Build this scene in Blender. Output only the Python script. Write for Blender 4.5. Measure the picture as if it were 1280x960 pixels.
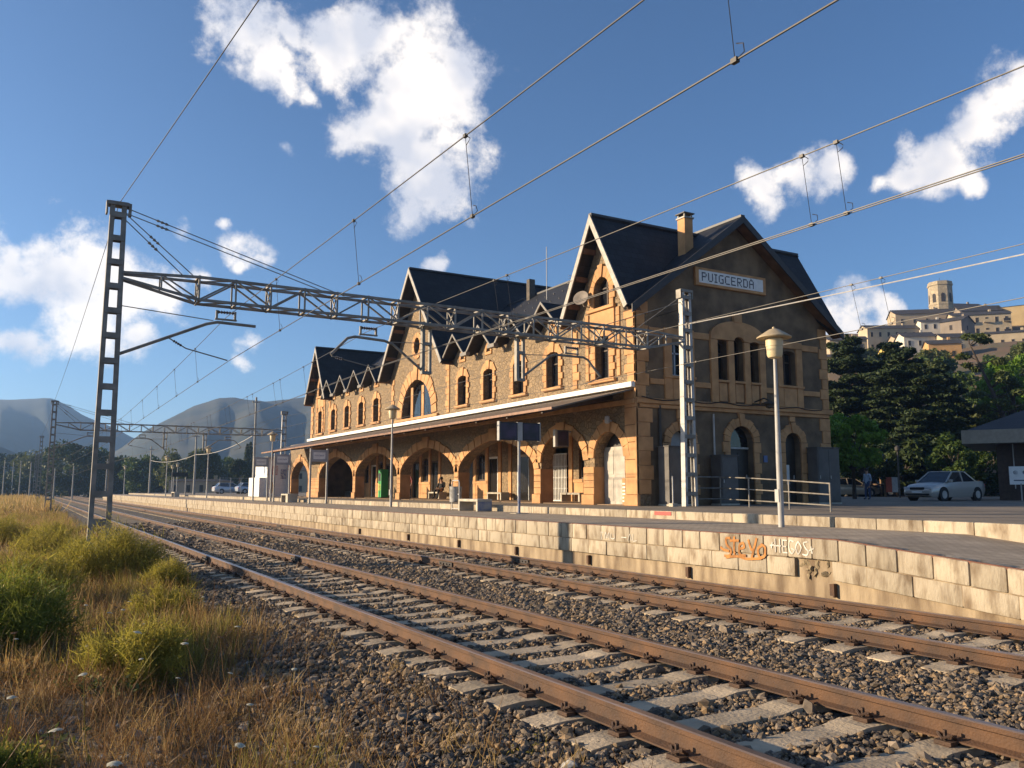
import bpy, bmesh, math, random
import numpy as np
from mathutils import Vector, Matrix
from mathutils.geometry import tessellate_polygon
random.seed(7); RNG = np.random.default_rng(11)
R = math.radians
SC = bpy.context.scene; COL = SC.collection
for _o in list(bpy.data.objects): bpy.data.objects.remove(_o)

# ------------------------------------------------------------------ camera, sky, sun, exposure
cd = bpy.data.cameras.new('camera'); cam = bpy.data.objects.new('camera', cd); COL.objects.link(cam)
cam.location = (0, 0, 1.48); cam.rotation_euler = (R(90 + 7.165), 0, R(-29.838))
cd.sensor_fit = 'HORIZONTAL'; cd.sensor_width = 36; cd.lens = 36 * 1050 / 1280
cd.clip_start = 0.05; cd.clip_end = 9000
SC.camera = cam
SUN_EL = 13.6; SUN_AZ = math.degrees(math.atan2(-1, 0.60))      # azimuth from +Y, clockwise
sl = bpy.data.lights.new('sun', 'SUN'); sun = bpy.data.objects.new('sun', sl); COL.objects.link(sun)
sl.energy = 5.0; sl.angle = R(0.5); sl.color = (1.0, 0.79, 0.53)
_a, _e = R(SUN_AZ), R(SUN_EL)
SUNDIR = Vector((math.sin(_a) * math.cos(_e), math.cos(_a) * math.cos(_e), math.sin(_e)))
sun.rotation_euler = SUNDIR.to_track_quat('Z', 'Y').to_euler(); sun.location = SUNDIR * 200
SC.view_settings.view_transform = 'Standard'; SC.view_settings.look = 'None'
SC.view_settings.exposure = 1.08; SC.view_settings.gamma = 1.0; SC.view_settings.use_curve_mapping = False
SC.cycles.use_denoising = True
SC.cycles.max_bounces = 6; SC.cycles.diffuse_bounces = 3; SC.cycles.glossy_bounces = 3
SC.cycles.transparent_max_bounces = 8; SC.cycles.volume_bounces = 1; SC.cycles.transmission_bounces = 4

W = bpy.data.worlds.new('World'); SC.world = W; W.use_nodes = True
W.cycles.sampling_method = 'NONE'
nt = W.node_tree; N = nt.nodes; L = nt.links; N.clear()
def nd(t, **k):
    n = N.new(t)
    for a, b in k.items(): setattr(n, a, b)
    return n
wo = nd('ShaderNodeOutputWorld'); bg = nd('ShaderNodeBackground'); bg.inputs[1].default_value = 0.08
L.new(bg.outputs[0], wo.inputs[0])
sky = nd('ShaderNodeTexSky', sky_type='NISHITA', sun_disc=False)
sky.sun_elevation = R(SUN_EL); sky.sun_rotation = R(SUN_AZ); sky.altitude = 1200; sky.air_density = 1.0; sky.dust_density = 1.5; sky.ozone_density = 4.5
tc = nd('ShaderNodeTexCoord')
wn = nd('ShaderNodeTexNoise'); wn.inputs['Scale'].default_value = 11; wn.inputs['Detail'].default_value = 2
L.new(tc.outputs['Generated'], wn.inputs['Vector'])
w1 = nd('ShaderNodeVectorMath', operation='SUBTRACT'); L.new(wn.outputs['Color'], w1.inputs[0]); w1.inputs[1].default_value = (.5, .5, .5)
w2 = nd('ShaderNodeVectorMath', operation='MULTIPLY_ADD'); L.new(w1.outputs[0], w2.inputs[0]); w2.inputs[1].default_value = (.085,) * 3
L.new(tc.outputs['Generated'], w2.inputs[2])
# cumulus: azimuth (from +Y, clockwise), elevation, angular radius
CLOUDS = [(10.8, 29.0, .0378), (12.7, 27.6, .0299), (14.0, 26.7, .0173), (14.8, 29.3, .0137), (17.8, 28.7, .0399), (19.2, 29.2, .033), (23.5, 26.4, .059), (25.7, 26.8, .0376), (21.9, 24.4, .0469), (19.1, 23.2, .0198), (20.8, 23.6, .0271), (23.9, 22.5, .0512), (24.2, 20.0, .0425), (22.8, 18.5, .0241), (25.9, 17.6, .0093), (15.7, 26.0, .0114), (16.6, 25.4, .0097), (14.4, 21.9, .0125), (13.7, 22.5, .0071), 
 (0.3, 13.1, .043), (2.4, 13.9, .0303), (-.9, 12.3, .0328), (-1.4, 13.9, .0228), (1.5, 9.4, .03), (5.5, 9.6, .02), (9.5, 13.2, .012), (4.4, 11.7, .0361), (2.2, 10.7, .038), (6.9, 11.9, .0263), (-.8, 8.2, .0214), (1.2, 8.4, .0151), (8.1, 16.3, .0123), (7.2, 16.1, .0087), (11.9, 15.5, .018), (10.6, 16.8, .0098), (12.7, 14.6, .0108), (12.1, 9.4, .0127), (11.7, 8.3, .0118), (25.0, 15.2, .011),
 (49.5, 19.8, .0263), (47.6, 19.3, .0249), (51.2, 20.1, .0243), (47.6, 18.1, .0125), (57.8, 20.0, .0313), (59.9, 21.4, .0306), (61.8, 22.9, .0267), (55.7, 19.0, .0202), (54.3, 18.6, .0119), (59.5, 18.0, .0131), (52.2, 11.1, .0264), (50.5, 10.7, .0214), (54.1, 11.3, .0156), (62.4, 23.9, .0155), (49.2, 14.2, .0089),
 (-12, 14, .05), (-17, 16, .06), (-60, 24, .07), (-66, 22, .05), (90, 20, .07), (97, 22, .06), (140, 26, .08), (175, 16, .06), (182, 18, .06), (-120, 30, .07), (-130, 27, .06), (75, 48, .08), (82, 45, .06), (-30, 50, .07)]
prev = None
for az, el, r in CLOUDS:
    a, e = R(az), R(el)
    d = nd('ShaderNodeVectorMath', operation='DISTANCE'); L.new(w2.outputs[0], d.inputs[0])
    d.inputs[1].default_value = (math.sin(a) * math.cos(e), math.cos(a) * math.cos(e), math.sin(e))
    m = nd('ShaderNodeMath', operation='MULTIPLY_ADD'); L.new(d.outputs['Value'], m.inputs[0])
    m.inputs[1].default_value = -1.0 / (r * 1.36); m.inputs[2].default_value = .82
    if prev is None: prev = m
    else:
        x = nd('ShaderNodeMath', operation='SMOOTH_MAX'); L.new(prev.outputs[0], x.inputs[0]); L.new(m.outputs[0], x.inputs[1]); x.inputs[2].default_value = .25; prev = x
n1 = nd('ShaderNodeTexNoise'); n1.inputs['Scale'].default_value = 21; n1.inputs['Detail'].default_value = 7; n1.inputs['Roughness'].default_value = .66
L.new(tc.outputs['Generated'], n1.inputs['Vector'])
ns = nd('ShaderNodeMath', operation='MULTIPLY_ADD'); L.new(n1.outputs[0], ns.inputs[0]); ns.inputs[1].default_value = 2.3; L.new(prev.outputs[0], ns.inputs[2])
mk = nd('ShaderNodeMapRange', interpolation_type='SMOOTHSTEP'); L.new(ns.outputs[0], mk.inputs[0])
mk.inputs[1].default_value = 0.90; mk.inputs[2].default_value = 1.62; mk.inputs[3].default_value = 0; mk.inputs[4].default_value = .96
# cloud shading: lit and grey parts put into the colour by plain noise
sv = nd('ShaderNodeVectorMath', operation='ADD'); L.new(tc.outputs['Generated'], sv.inputs[0]); sv.inputs[1].default_value = tuple(SUNDIR * 0.02)
n2 = nd('ShaderNodeTexNoise'); n2.inputs['Scale'].default_value = 13; n2.inputs['Detail'].default_value = 3; L.new(sv.outputs[0], n2.inputs['Vector'])
sh = nd('ShaderNodeMapRange'); L.new(n2.outputs[0], sh.inputs[0]); sh.inputs[1].default_value = .36; sh.inputs[2].default_value = .58
cc = nd('ShaderNodeMix', data_type='RGBA'); L.new(sh.outputs[0], cc.inputs[0]); cc.inputs[6].default_value = (4.6, 4.7, 5.2, 1); cc.inputs[7].default_value = (7.9, 7.3, 6.7, 1)
mx = nd('ShaderNodeMix', data_type='RGBA'); L.new(mk.outputs[0], mx.inputs[0]); L.new(sky.outputs[0], mx.inputs[6]); L.new(cc.outputs[2], mx.inputs[7])
L.new(mx.outputs[2], bg.inputs[0])

# ------------------------------------------------------------------ helpers
MATS = {}
def M(name, col, rough=.8, var=.12, vscale=6., bump=0., bscale=40., metal=0., col2=None, detail=6, spec=.5, rnd=0., coord='Object', stretch=None, thr=(.35, .65)):
    """procedural material: base colour broken up by noise towards col2, fine relief by bump"""
    if name in MATS: return MATS[name]
    m = bpy.data.materials.new(name); m.use_nodes = True; t = m.node_tree; n = t.nodes; l = t.links
    b = n['Principled BSDF']; b.inputs['Roughness'].default_value = rough; b.inputs['Metallic'].default_value = metal
    b.inputs['Specular IOR Level'].default_value = spec
    c = n.new('ShaderNodeTexCoord'); src = c.outputs[coord]
    if stretch:
        mp = n.new('ShaderNodeMapping'); mp.inputs['Scale'].default_value = stretch; l.new(src, mp.inputs[0]); src = mp.outputs[0]
    if rnd:
        oi = n.new('ShaderNodeObjectInfo'); ad = n.new('ShaderNodeVectorMath'); ad.operation = 'ADD'
        ml = n.new('ShaderNodeMath'); ml.operation = 'MULTIPLY'; l.new(oi.outputs['Random'], ml.inputs[0]); ml.inputs[1].default_value = 57.
        l.new(src, ad.inputs[0]); l.new(ml.outputs[0], ad.inputs[1]); src = ad.outputs[0]
    nz = n.new('ShaderNodeTexNoise'); nz.inputs['Scale'].default_value = vscale; nz.inputs['Detail'].default_value = detail; l.new(src, nz.inputs['Vector'])
    mr = n.new('ShaderNodeMapRange'); l.new(nz.outputs[0], mr.inputs[0]); mr.inputs[1].default_value = thr[0]; mr.inputs[2].default_value = thr[1]
    mi = n.new('ShaderNodeMix'); mi.data_type = 'RGBA'; l.new(mr.outputs[0], mi.inputs[0])
    c2 = col2 if col2 else tuple(x * (1 - var * 2) for x in col)
    mi.inputs[6].default_value = (*col, 1); mi.inputs[7].default_value = (*c2, 1)
    out = mi.outputs[2]
    if rnd:
        hs = n.new('ShaderNodeHueSaturation'); r2 = n.new('ShaderNodeMapRange'); l.new(oi.outputs['Random'], r2.inputs[0])
        r2.inputs[3].default_value = 1 - rnd; r2.inputs[4].default_value = 1 + rnd
        l.new(r2.outputs[0], hs.inputs['Value']); l.new(out, hs.inputs['Color']); out = hs.outputs[0]
    l.new(out, b.inputs['Base Color'])
    if bump:
        n3 = n.new('ShaderNodeTexNoise'); n3.inputs['Scale'].default_value = bscale; n3.inputs['Detail'].default_value = 5; l.new(src, n3.inputs['Vector'])
        bp = n.new('ShaderNodeBump'); bp.inputs['Strength'].default_value = bump; bp.inputs['Distance'].default_value = .02
        l.new(n3.outputs[0], bp.inputs['Height']); l.new(bp.outputs[0], b.inputs['Normal'])
    MATS[name] = m; return m

def masonry(name, c1, c2, mortar, scale, bump=.6, edge=.06, spread=(1, 1, 1)):
    """rubble stonework: voronoi stones with recessed joints"""
    m = bpy.data.materials.new(name); m.use_nodes = True; t = m.node_tree; n = t.nodes; l = t.links; b = n['Principled BSDF']; b.inputs['Roughness'].default_value = .9
    c = n.new('ShaderNodeTexCoord'); mp = n.new('ShaderNodeMapping'); mp.inputs['Scale'].default_value = spread; l.new(c.outputs['Object'], mp.inputs[0])
    v1 = n.new('ShaderNodeTexVoronoi'); v1.feature = 'DISTANCE_TO_EDGE'; v1.inputs['Scale'].default_value = scale; l.new(mp.outputs[0], v1.inputs['Vector'])
    v2 = n.new('ShaderNodeTexVoronoi'); v2.inputs['Scale'].default_value = scale; l.new(mp.outputs[0], v2.inputs['Vector'])
    sp = n.new('ShaderNodeSeparateColor'); l.new(v2.outputs['Color'], sp.inputs[0])
    a = n.new('ShaderNodeMix'); a.data_type = 'RGBA'; l.new(sp.outputs[0], a.inputs[0]); a.inputs[6].default_value = (*c1, 1); a.inputs[7].default_value = (*c2, 1)
    nz = n.new('ShaderNodeTexNoise'); nz.inputs['Scale'].default_value = 14; nz.inputs['Detail'].default_value = 6; l.new(c.outputs['Object'], nz.inputs['Vector'])
    hs = n.new('ShaderNodeHueSaturation'); r2 = n.new('ShaderNodeMapRange'); l.new(nz.outputs[0], r2.inputs[0]); r2.inputs[1].default_value = .3; r2.inputs[2].default_value = .7; r2.inputs[3].default_value = .72; r2.inputs[4].default_value = 1.2
    l.new(r2.outputs[0], hs.inputs['Value']); l.new(a.outputs[2], hs.inputs['Color'])
    e = n.new('ShaderNodeMapRange'); l.new(v1.outputs[0], e.inputs[0]); e.inputs[2].default_value = edge
    a2 = n.new('ShaderNodeMix'); a2.data_type = 'RGBA'; l.new(e.outputs[0], a2.inputs[0]); a2.inputs[6].default_value = (*mortar, 1); l.new(hs.outputs[0], a2.inputs[7])
    l.new(a2.outputs[2], b.inputs['Base Color'])
    ad = n.new('ShaderNodeMath'); ad.operation = 'MULTIPLY_ADD'; l.new(nz.outputs[0], ad.inputs[0]); ad.inputs[1].default_value = .5; l.new(e.outputs[0], ad.inputs[2])
    bp = n.new('ShaderNodeBump'); bp.inputs['Strength'].default_value = bump; bp.inputs['Distance'].default_value = .05; l.new(ad.outputs[0], bp.inputs['Height']); l.new(bp.outputs[0], b.inputs['Normal'])
    MATS[name] = m; return m

def tiles(name, c1, c2, mortar, w, h, gap=.012, rough=.75, bump=.4, offs=.5, axis='xy', spec=.4):
    """coursed units (slates, pavers) from the brick node, in metres"""
    m = bpy.data.materials.new(name); m.use_nodes = True; t = m.node_tree; n = t.nodes; l = t.links; b = n['Principled BSDF']; b.inputs['Roughness'].default_value = rough
    b.inputs['Specular IOR Level'].default_value = spec
    c = n.new('ShaderNodeTexCoord'); se = n.new('ShaderNodeSeparateXYZ'); l.new(c.outputs['Object'], se.inputs[0]); co = n.new('ShaderNodeCombineXYZ')
    l.new(se.outputs[axis[0].upper()], co.inputs[0]); l.new(se.outputs[axis[1].upper()], co.inputs[1])
    k = n.new('ShaderNodeTexBrick'); k.offset = offs; l.new(co.outputs[0], k.inputs['Vector']); k.inputs['Scale'].default_value = 1; k.inputs['Brick Width'].default_value = w; k.inputs['Row Height'].default_value = h
    k.inputs['Mortar Size'].default_value = gap; k.inputs['Mortar Smooth'].default_value = .2
    for i, q in enumerate((c1, c2, mortar)): k.inputs[i + 1].default_value = (*q, 1)
    nz = n.new('ShaderNodeTexNoise'); nz.inputs['Scale'].default_value = 1.3; nz.inputs['Detail'].default_value = 8; l.new(c.outputs['Object'], nz.inputs['Vector'])
    hs = n.new('ShaderNodeHueSaturation'); r2 = n.new('ShaderNodeMapRange'); l.new(nz.outputs[0], r2.inputs[0]); r2.inputs[1].default_value = .3; r2.inputs[2].default_value = .7; r2.inputs[3].default_value = .75; r2.inputs[4].default_value = 1.15
    l.new(r2.outputs[0], hs.inputs['Value']); l.new(k.outputs[0], hs.inputs['Color']); l.new(hs.outputs[0], b.inputs['Base Color'])
    bp = n.new('ShaderNodeBump'); bp.invert = True; bp.inputs['Strength'].default_value = bump; bp.inputs['Distance'].default_value = .01; l.new(k.outputs['Fac'], bp.inputs['Height']); l.new(bp.outputs[0], b.inputs['Normal'])
    MATS[name] = m; return m

def link(o, parent=None):
    COL.objects.link(o)
    if parent is not None: o.parent = parent
    return o
def mesh(name, V, Fc, mat, parent=None, smooth=False):
    me = bpy.data.meshes.new(name); me.from_pydata([tuple(map(float, v)) for v in V], [], [tuple(int(i) for i in q) for q in Fc]); me.update()
    if mat: me.materials.append(mat)
    if smooth: me.polygons.foreach_set('use_smooth', [True] * len(me.polygons))
    return link(bpy.data.objects.new(name, me), parent)
def npmesh(name, V, Q, mat, parent=None):
    """fast quad mesh from numpy arrays"""
    V = np.asarray(V, np.float32); Q = np.asarray(Q, np.int32); me = bpy.data.meshes.new(name)
    k = Q.shape[1]
    me.vertices.add(len(V)); me.vertices.foreach_set('co', V.ravel()); me.loops.add(Q.size); me.loops.foreach_set('vertex_index', Q.ravel())
    me.polygons.add(len(Q)); me.polygons.foreach_set('loop_start', np.arange(0, Q.size, k, dtype=np.int32)); me.update(calc_edges=True)
    if mat: me.materials.append(mat)
    return link(bpy.data.objects.new(name, me), parent)
def tag(o, label=None, cat=None, group=None, kind=None):
    for k, v in (('label', label), ('category', cat), ('group', group), ('kind', kind)):
        if v: o[k] = v
    return o
def empty(name, loc, label, cat, group=None, rz=0):
    o = bpy.data.objects.new(name, None); o.empty_display_size = .2; o.location = loc; o.rotation_euler = (0, 0, rz); COL.objects.link(o); return tag(o, label, cat, group)
class B:
    """collects shapes for ONE mesh object"""
    def __init__(s): s.V = []; s.F = []
    def box(s, x0, x1, y0, y1, z0, z1):
        b = len(s.V); s.V += [(x, y, z) for z in (z0, z1) for y in (y0, y1) for x in (x0, x1)]
        s.F += [(b, b+2, b+3, b+1), (b+4, b+5, b+7, b+6), (b, b+1, b+5, b+4), (b+1, b+3, b+7, b+5), (b+3, b+2, b+6, b+7), (b+2, b, b+4, b+6)]; return s
    def bar(s, p, q, w, h=None):
        h = h or w; p = Vector(p); q = Vector(q); d = (q - p).normalized(); up = Vector((0, 0, 1)) if abs(d.z) < .95 else Vector((0, 1, 0))
        a = d.cross(up).normalized(); c = a.cross(d).normalized(); b = len(s.V)
        for e in (p, q): s.V += [tuple(e + a * (i * w / 2) + c * (j * h / 2)) for i, j in ((-1, -1), (1, -1), (1, 1), (-1, 1))]
        s.F += [(b, b+3, b+2, b+1), (b+4, b+5, b+6, b+7)] + [(b+i, b+(i+1) % 4, b+4+(i+1) % 4, b+4+i) for i in range(4)]; return s
    def tube(s, pts, rad, n=8, cap=True):
        pts = [Vector(p) for p in pts]; rs = rad if isinstance(rad, (list, tuple)) else [rad] * len(pts); b = len(s.V)
        for i, p in enumerate(pts):
            d = (pts[min(i+1, len(pts)-1)] - pts[max(i-1, 0)]).normalized(); up = Vector((0, 0, 1)) if abs(d.z) < .9 else Vector((1, 0, 0))
            a = d.cross(up).normalized(); c = a.cross(d)
            s.V += [tuple(p + (a * math.cos(2*math.pi*k/n) + c * math.sin(2*math.pi*k/n)) * rs[i]) for k in range(n)]
        for i in range(len(pts) - 1):
            s.F += [(b+i*n+k, b+i*n+(k+1) % n, b+(i+1)*n+(k+1) % n, b+(i+1)*n+k) for k in range(n)]
        if cap: s.F += [tuple(b+k for k in reversed(range(n))), tuple(b+(len(pts)-1)*n+k for k in range(n))]
        return s
    def lathe(s, c, prof, n=20):
        b = len(s.V); c = Vector(c)
        for r, z in prof: s.V += [(c.x + r * math.cos(2*math.pi*k/n), c.y + r * math.sin(2*math.pi*k/n), c.z + z) for k in range(n)]
        for i in range(len(prof) - 1): s.F += [(b+i*n+k, b+i*n+(k+1) % n, b+(i+1)*n+(k+1) % n, b+(i+1)*n+k) for k in range(n)]
        s.F += [tuple(b+k for k in reversed(range(n))), tuple(b+(len(prof)-1)*n+k for k in range(n))]; return s
    def poly(s, pts): b = len(s.V); s.V += [tuple(p) for p in pts]; s.F.append(tuple(range(b, b+len(pts)))); return s
    def prism(s, a, c):
        """solid between two matching outlines"""
        n = len(a); b = len(s.V); s.V += [tuple(p) for p in a] + [tuple(p) for p in c]
        s.F += [tuple(b+i for i in range(n)), tuple(b+n+i for i in reversed(range(n)))] + [(b+i, b+n+i, b+n+(i+1) % n, b+(i+1) % n) for i in range(n)]; return s
    def make(s, name, mat, parent=None, smooth=False, bevel=0, fix=True):
        o = mesh(name, s.V, s.F, mat, parent, smooth)
        if fix or bevel:
            bm = bmesh.new(); bm.from_mesh(o.data)
            if fix: bmesh.ops.recalc_face_normals(bm, faces=bm.faces)
            if bevel: bmesh.ops.bevel(bm, geom=list(bm.edges), offset=bevel, segments=2, affect='EDGES', profile=.5)
            bm.to_mesh(o.data); bm.free()
        if smooth:
            o.data.polygons.foreach_set('use_smooth', [True] * len(o.data.polygons))
            o.data.set_sharp_from_angle(angle=R(35))
        return o
def panel(name, outline, holes, t, fmap, mat, parent=None):
    """wall sheet of thickness t with real openings; fmap(u, v, depth) -> xyz"""
    loops = [[Vector((u, v, 0)) for u, v in lp] for lp in [outline] + holes]; tri = tessellate_polygon(loops); flat = [p for lp in loops for p in lp]; n = len(flat)
    V = [fmap(p.x, p.y, 0) for p in flat] + [fmap(p.x, p.y, t) for p in flat]; Fc = [tuple(q) for q in tri] + [tuple(n + i for i in reversed(q)) for q in tri]; b = 0
    for lp in loops:
        k = len(lp); Fc += [(b+i, b+(i+1) % k, n+b+(i+1) % k, n+b+i) for i in range(k)]; b += k
    o = mesh(name, V, Fc, mat, parent); bm = bmesh.new(); bm.from_mesh(o.data); bmesh.ops.recalc_face_normals(bm, faces=bm.faces); bm.to_mesh(o.data); bm.free(); return o
def arch(u0, u1, z0, zs, za, p=2., n=12):
    c = (u0 + u1) / 2; r = (u1 - u0) / 2; top = []
    for i in range(n + 1):
        a = math.pi * i / n; t = math.cos(a); top.append((c - r * t, zs + (za - zs) * max(0, (1 - abs(t) ** p)) ** (1 / 2.)))
    return [(u0, z0)] + top + [(u1, z0)]
def copytree(o, parent=None, loc=None, rz=None):
    c = o.copy(); COL.objects.link(c); c.parent = parent
    if loc is not None: c.location = loc
    if rz is not None: c.rotation_euler = (0, 0, rz)
    for ch in o.children: copytree(ch, c)
    return c
def scatter(name, pts, rot, scl, idx, srcs, kind='stuff', parent=None):
    """one 'stuff' object: source meshes instanced on points (geometry nodes)"""
    sc = bpy.data.collections.new(name + '_source')
    for i, o in enumerate(srcs):
        if o.name in COL.objects: COL.objects.unlink(o)
        o.name = '%s_s%02d' % (name, i); sc.objects.link(o)
    me = bpy.data.meshes.new(name); me.vertices.add(len(pts)); me.vertices.foreach_set('co', np.asarray(pts, np.float32).ravel())
    for nm, ty, dat, f in (('rot', 'FLOAT_VECTOR', rot, 'vector'), ('scl', 'FLOAT', scl, 'value'), ('idx', 'INT', idx, 'value')):
        at = me.attributes.new(nm, ty, 'POINT'); at.data.foreach_set(f, np.asarray(dat, np.int32 if ty == 'INT' else np.float32).ravel())
    o = link(bpy.data.objects.new(name, me), parent); md = o.modifiers.new('scatter', 'NODES'); g = bpy.data.node_groups.new(name, 'GeometryNodeTree'); md.node_group = g
    g.interface.new_socket('Geometry', in_out='INPUT', socket_type='NodeSocketGeometry'); g.interface.new_socket('Geometry', in_out='OUTPUT', socket_type='NodeSocketGeometry')
    gi = g.nodes.new('NodeGroupInput'); go = g.nodes.new('NodeGroupOutput'); ip = g.nodes.new('GeometryNodeInstanceOnPoints'); ci = g.nodes.new('GeometryNodeCollectionInfo')
    ci.inputs['Collection'].default_value = sc; ci.inputs['Separate Children'].default_value = True; ci.inputs['Reset Children'].default_value = True; ip.inputs['Pick Instance'].default_value = True
    def na(nm, ty): q = g.nodes.new('GeometryNodeInputNamedAttribute'); q.data_type = ty; q.inputs['Name'].default_value = nm; return q.outputs[0]
    er = g.nodes.new('FunctionNodeEulerToRotation'); g.links.new(na('rot', 'FLOAT_VECTOR'), er.inputs[0])
    g.links.new(gi.outputs[0], ip.inputs['Points']); g.links.new(ci.outputs[0], ip.inputs['Instance']); g.links.new(na('idx', 'INT'), ip.inputs['Instance Index'])
    g.links.new(er.outputs[0], ip.inputs['Rotation']); g.links.new(na('scl', 'FLOAT'), ip.inputs['Scale']); g.links.new(ip.outputs[0], go.inputs[0])
    o['kind'] = kind; return o
def blades(P, D, ln, wd, bend=.0):
    """arrays of thin tapering blades: base P, direction D, length, width -> verts, quads"""
    n = len(P); D = D / np.linalg.norm(D, axis=1, keepdims=True); A = np.cross(D, RNG.normal(size=(n, 3))); A /= np.linalg.norm(A, axis=1, keepdims=True) + 1e-9
    ln = np.asarray(ln).reshape(-1, 1) * np.ones((n, 1)); wd = np.asarray(wd).reshape(-1, 1) * np.ones((n, 1)); Bn = np.cross(A, D)
    V = np.stack([P - A*wd, P + A*wd, P + D*ln*.55 + A*wd*.8 + Bn*bend*ln*.3, P + D*ln*.55 - A*wd*.8 + Bn*bend*ln*.3, P + D*ln + A*wd*.15 + Bn*bend*ln, P + D*ln - A*wd*.15 + Bn*bend*ln], 1).reshape(-1, 3)
    k = np.arange(n)[:, None] * 6; Q = np.concatenate([k + [0, 1, 2, 3], k + [3, 2, 4, 5]], 1).reshape(-1, 4); return V, Q
def leaves(P, size, flat=0.):
    n = len(P); U = RNG.normal(size=(n, 3)); U[:, 2] *= (1 - flat * .85); U /= np.linalg.norm(U, axis=1, keepdims=True) + 1e-9
    T = RNG.normal(size=(n, 3)); T[:, 2] *= (1 - flat * .85); T -= (T * U).sum(1, keepdims=True) * U; T /= np.linalg.norm(T, axis=1, keepdims=True) + 1e-9
    s = (size * RNG.uniform(.6, 1.3, n))[:, None]; V = np.stack([P - U*s*1.3, P - T*s*.62, P + U*s*1.3, P + T*s*.62], 1).reshape(-1, 3)
    return V, np.arange(n * 4).reshape(-1, 4)
def leafmat(name, c, c2, trans=.35):
    if name in MATS: return MATS[name]
    m = bpy.data.materials.new(name); m.use_nodes = True; t = m.node_tree; n = t.nodes; l = t.links; b = n['Principled BSDF']; b.inputs['Roughness'].default_value = .6; b.inputs['Specular IOR Level'].default_value = .25
    g = n.new('ShaderNodeNewGeometry'); mi = n.new('ShaderNodeMix'); mi.data_type = 'RGBA'; l.new(g.outputs['Random Per Island'], mi.inputs[0]); mi.inputs[6].default_value = (*c, 1); mi.inputs[7].default_value = (*c2, 1)
    l.new(mi.outputs[2], b.inputs['Base Color']); tr = n.new('ShaderNodeBsdfTranslucent'); l.new(mi.outputs[2], tr.inputs[0]); ms = n.new('ShaderNodeMixShader'); ms.inputs[0].default_value = trans
    l.new(b.outputs[0], ms.inputs[1]); l.new(tr.outputs[0], ms.inputs[2]); l.new(ms.outputs[0], n['Material Output'].inputs[0]); MATS[name] = m; return m
G = .93; P = .735                                   # plaza / station floor level, platform level (rail head = 0)

# ------------------------------------------------------------------ materials
ochre = M('ochre_render', (.55, .30, .13), .85, bump=.25, bscale=30, col2=(.40, .21, .088), vscale=2.2)
rubble = masonry('rubble_stone', (.31, .215, .12), (.20, .145, .088), (.185, .132, .08), 4.1, .7, .05, (1, 1, 1.5))
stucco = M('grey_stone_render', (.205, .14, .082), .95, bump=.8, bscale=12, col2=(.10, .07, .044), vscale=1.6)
slate = tiles('slate_roof', (.024, .025, .029), (.016, .017, .021), (.008, .008, .009), .32, .24, .012, .62, .5, axis='yz', spec=.3)
slate_x = tiles('slate_roof_cross', (.024, .025, .029), (.016, .017, .021), (.008, .008, .009), .32, .24, .012, .62, .5, axis='xz', spec=.3)
zinc = M('zinc_flashing', (.30, .275, .24), .55, .15, bump=.1, metal=.2)
white = M('white_paint', (.78, .77, .74), .6, .06, bump=.1, bscale=20)
wood_dark = M('dark_wood', (.075, .042, .024), .6, .2, vscale=5, bump=.2)
brown_soffit = M('brown_soffit_boards', (.19, .10, .05), .75, .2, vscale=3, bump=.2)
glass = M('window_glass', (.012, .014, .018), .08, .0, spec=.6)
galv = M('galvanised_steel', (.28, .255, .22), .62, .18, vscale=4, bump=.12, metal=.25)
steel_pale = M('pale_galvanised_steel', (.50, .48, .45), .6, .12, vscale=3, bump=.1, metal=.1)
rust = M('rusty_steel', (.115, .055, .024), .8, bump=.4, bscale=60, col2=(.055, .03, .018), vscale=3.5)
railhead = M('worn_rail_head', (.42, .30, .23), .30, metal=.75, col2=(.26, .17, .12), vscale=3, stretch=(1, .15, 1))
concrete = M('sleeper_concrete', (.50, .395, .265), .9, bump=.45, bscale=30, col2=(.31, .245, .165), vscale=3, rnd=.15)
block = M('platform_concrete_block', (.37, .31, .225), .9, bump=.7, bscale=18, col2=(.17, .122, .075), vscale=4.0, rnd=.2, stretch=(1, 1.5, .55), thr=(.46, .70), detail=9)
basewall = M('stained_concrete', (.40, .31, .20), .92, bump=.5, bscale=16, col2=(.15, .105, .065), vscale=2.0, stretch=(1, 1.6, .5))
conc_pale = M('pale_concrete', (.50, .45, .36), .9, .14, vscale=3, bump=.3)
black = M('black_rubber', (.012, .012, .013), .6, .1)
grey_cab = M('grey_cabinet_paint', (.12, .108, .098), .65, .15, vscale=2)
cable = M('dark_wire', (.055, .05, .046), .5, .1, metal=.4)
cable_pale = M('pale_cable', (.55, .52, .48), .5, .1, metal=.2)
# ------------------------------------------------------------------ ground, ballast, tracks
soil = M('dry_soil', (.16, .115, .07), .95, bump=.8, bscale=9, col2=(.25, .19, .115), vscale=1.2)
gravel = masonry('ballast_gravel', (.20, .165, .125), (.10, .083, .065), (.03, .026, .022), 19, 1., .09)
asphalt = M('worn_asphalt', (.24, .19, .135), .92, bump=.4, bscale=30, col2=(.15, .12, .088), vscale=.7)
pav = tiles('platform_pavers', (.42, .335, .24), (.35, .28, .20), (.19, .15, .11), .20, .10, .008, .9, .35, axis='xy')
_xs = [-2600, -900, -200, -60, -20] + [-10 + .5 * i for i in range(25)] + [60, 200, 900, 2600]; _ys = [-300, -40, -10] + [.5 * i for i in range(60)] + [34, 45, 70, 120, 250, 600, 1500, 2600]
def gz(x, y): return -.30 + (.05 * math.sin(x * 1.7 + y * .9) + .03 * math.sin(x * 4.1 - y * 2.3) if -10.5 < x < 1.8 and -1 < y < 34 else 0) - (.10 if x > .9 else 0)
_V = [(x, y, gz(x, y)) for y in _ys for x in _xs]; _F = []; _w = len(_xs)
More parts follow.
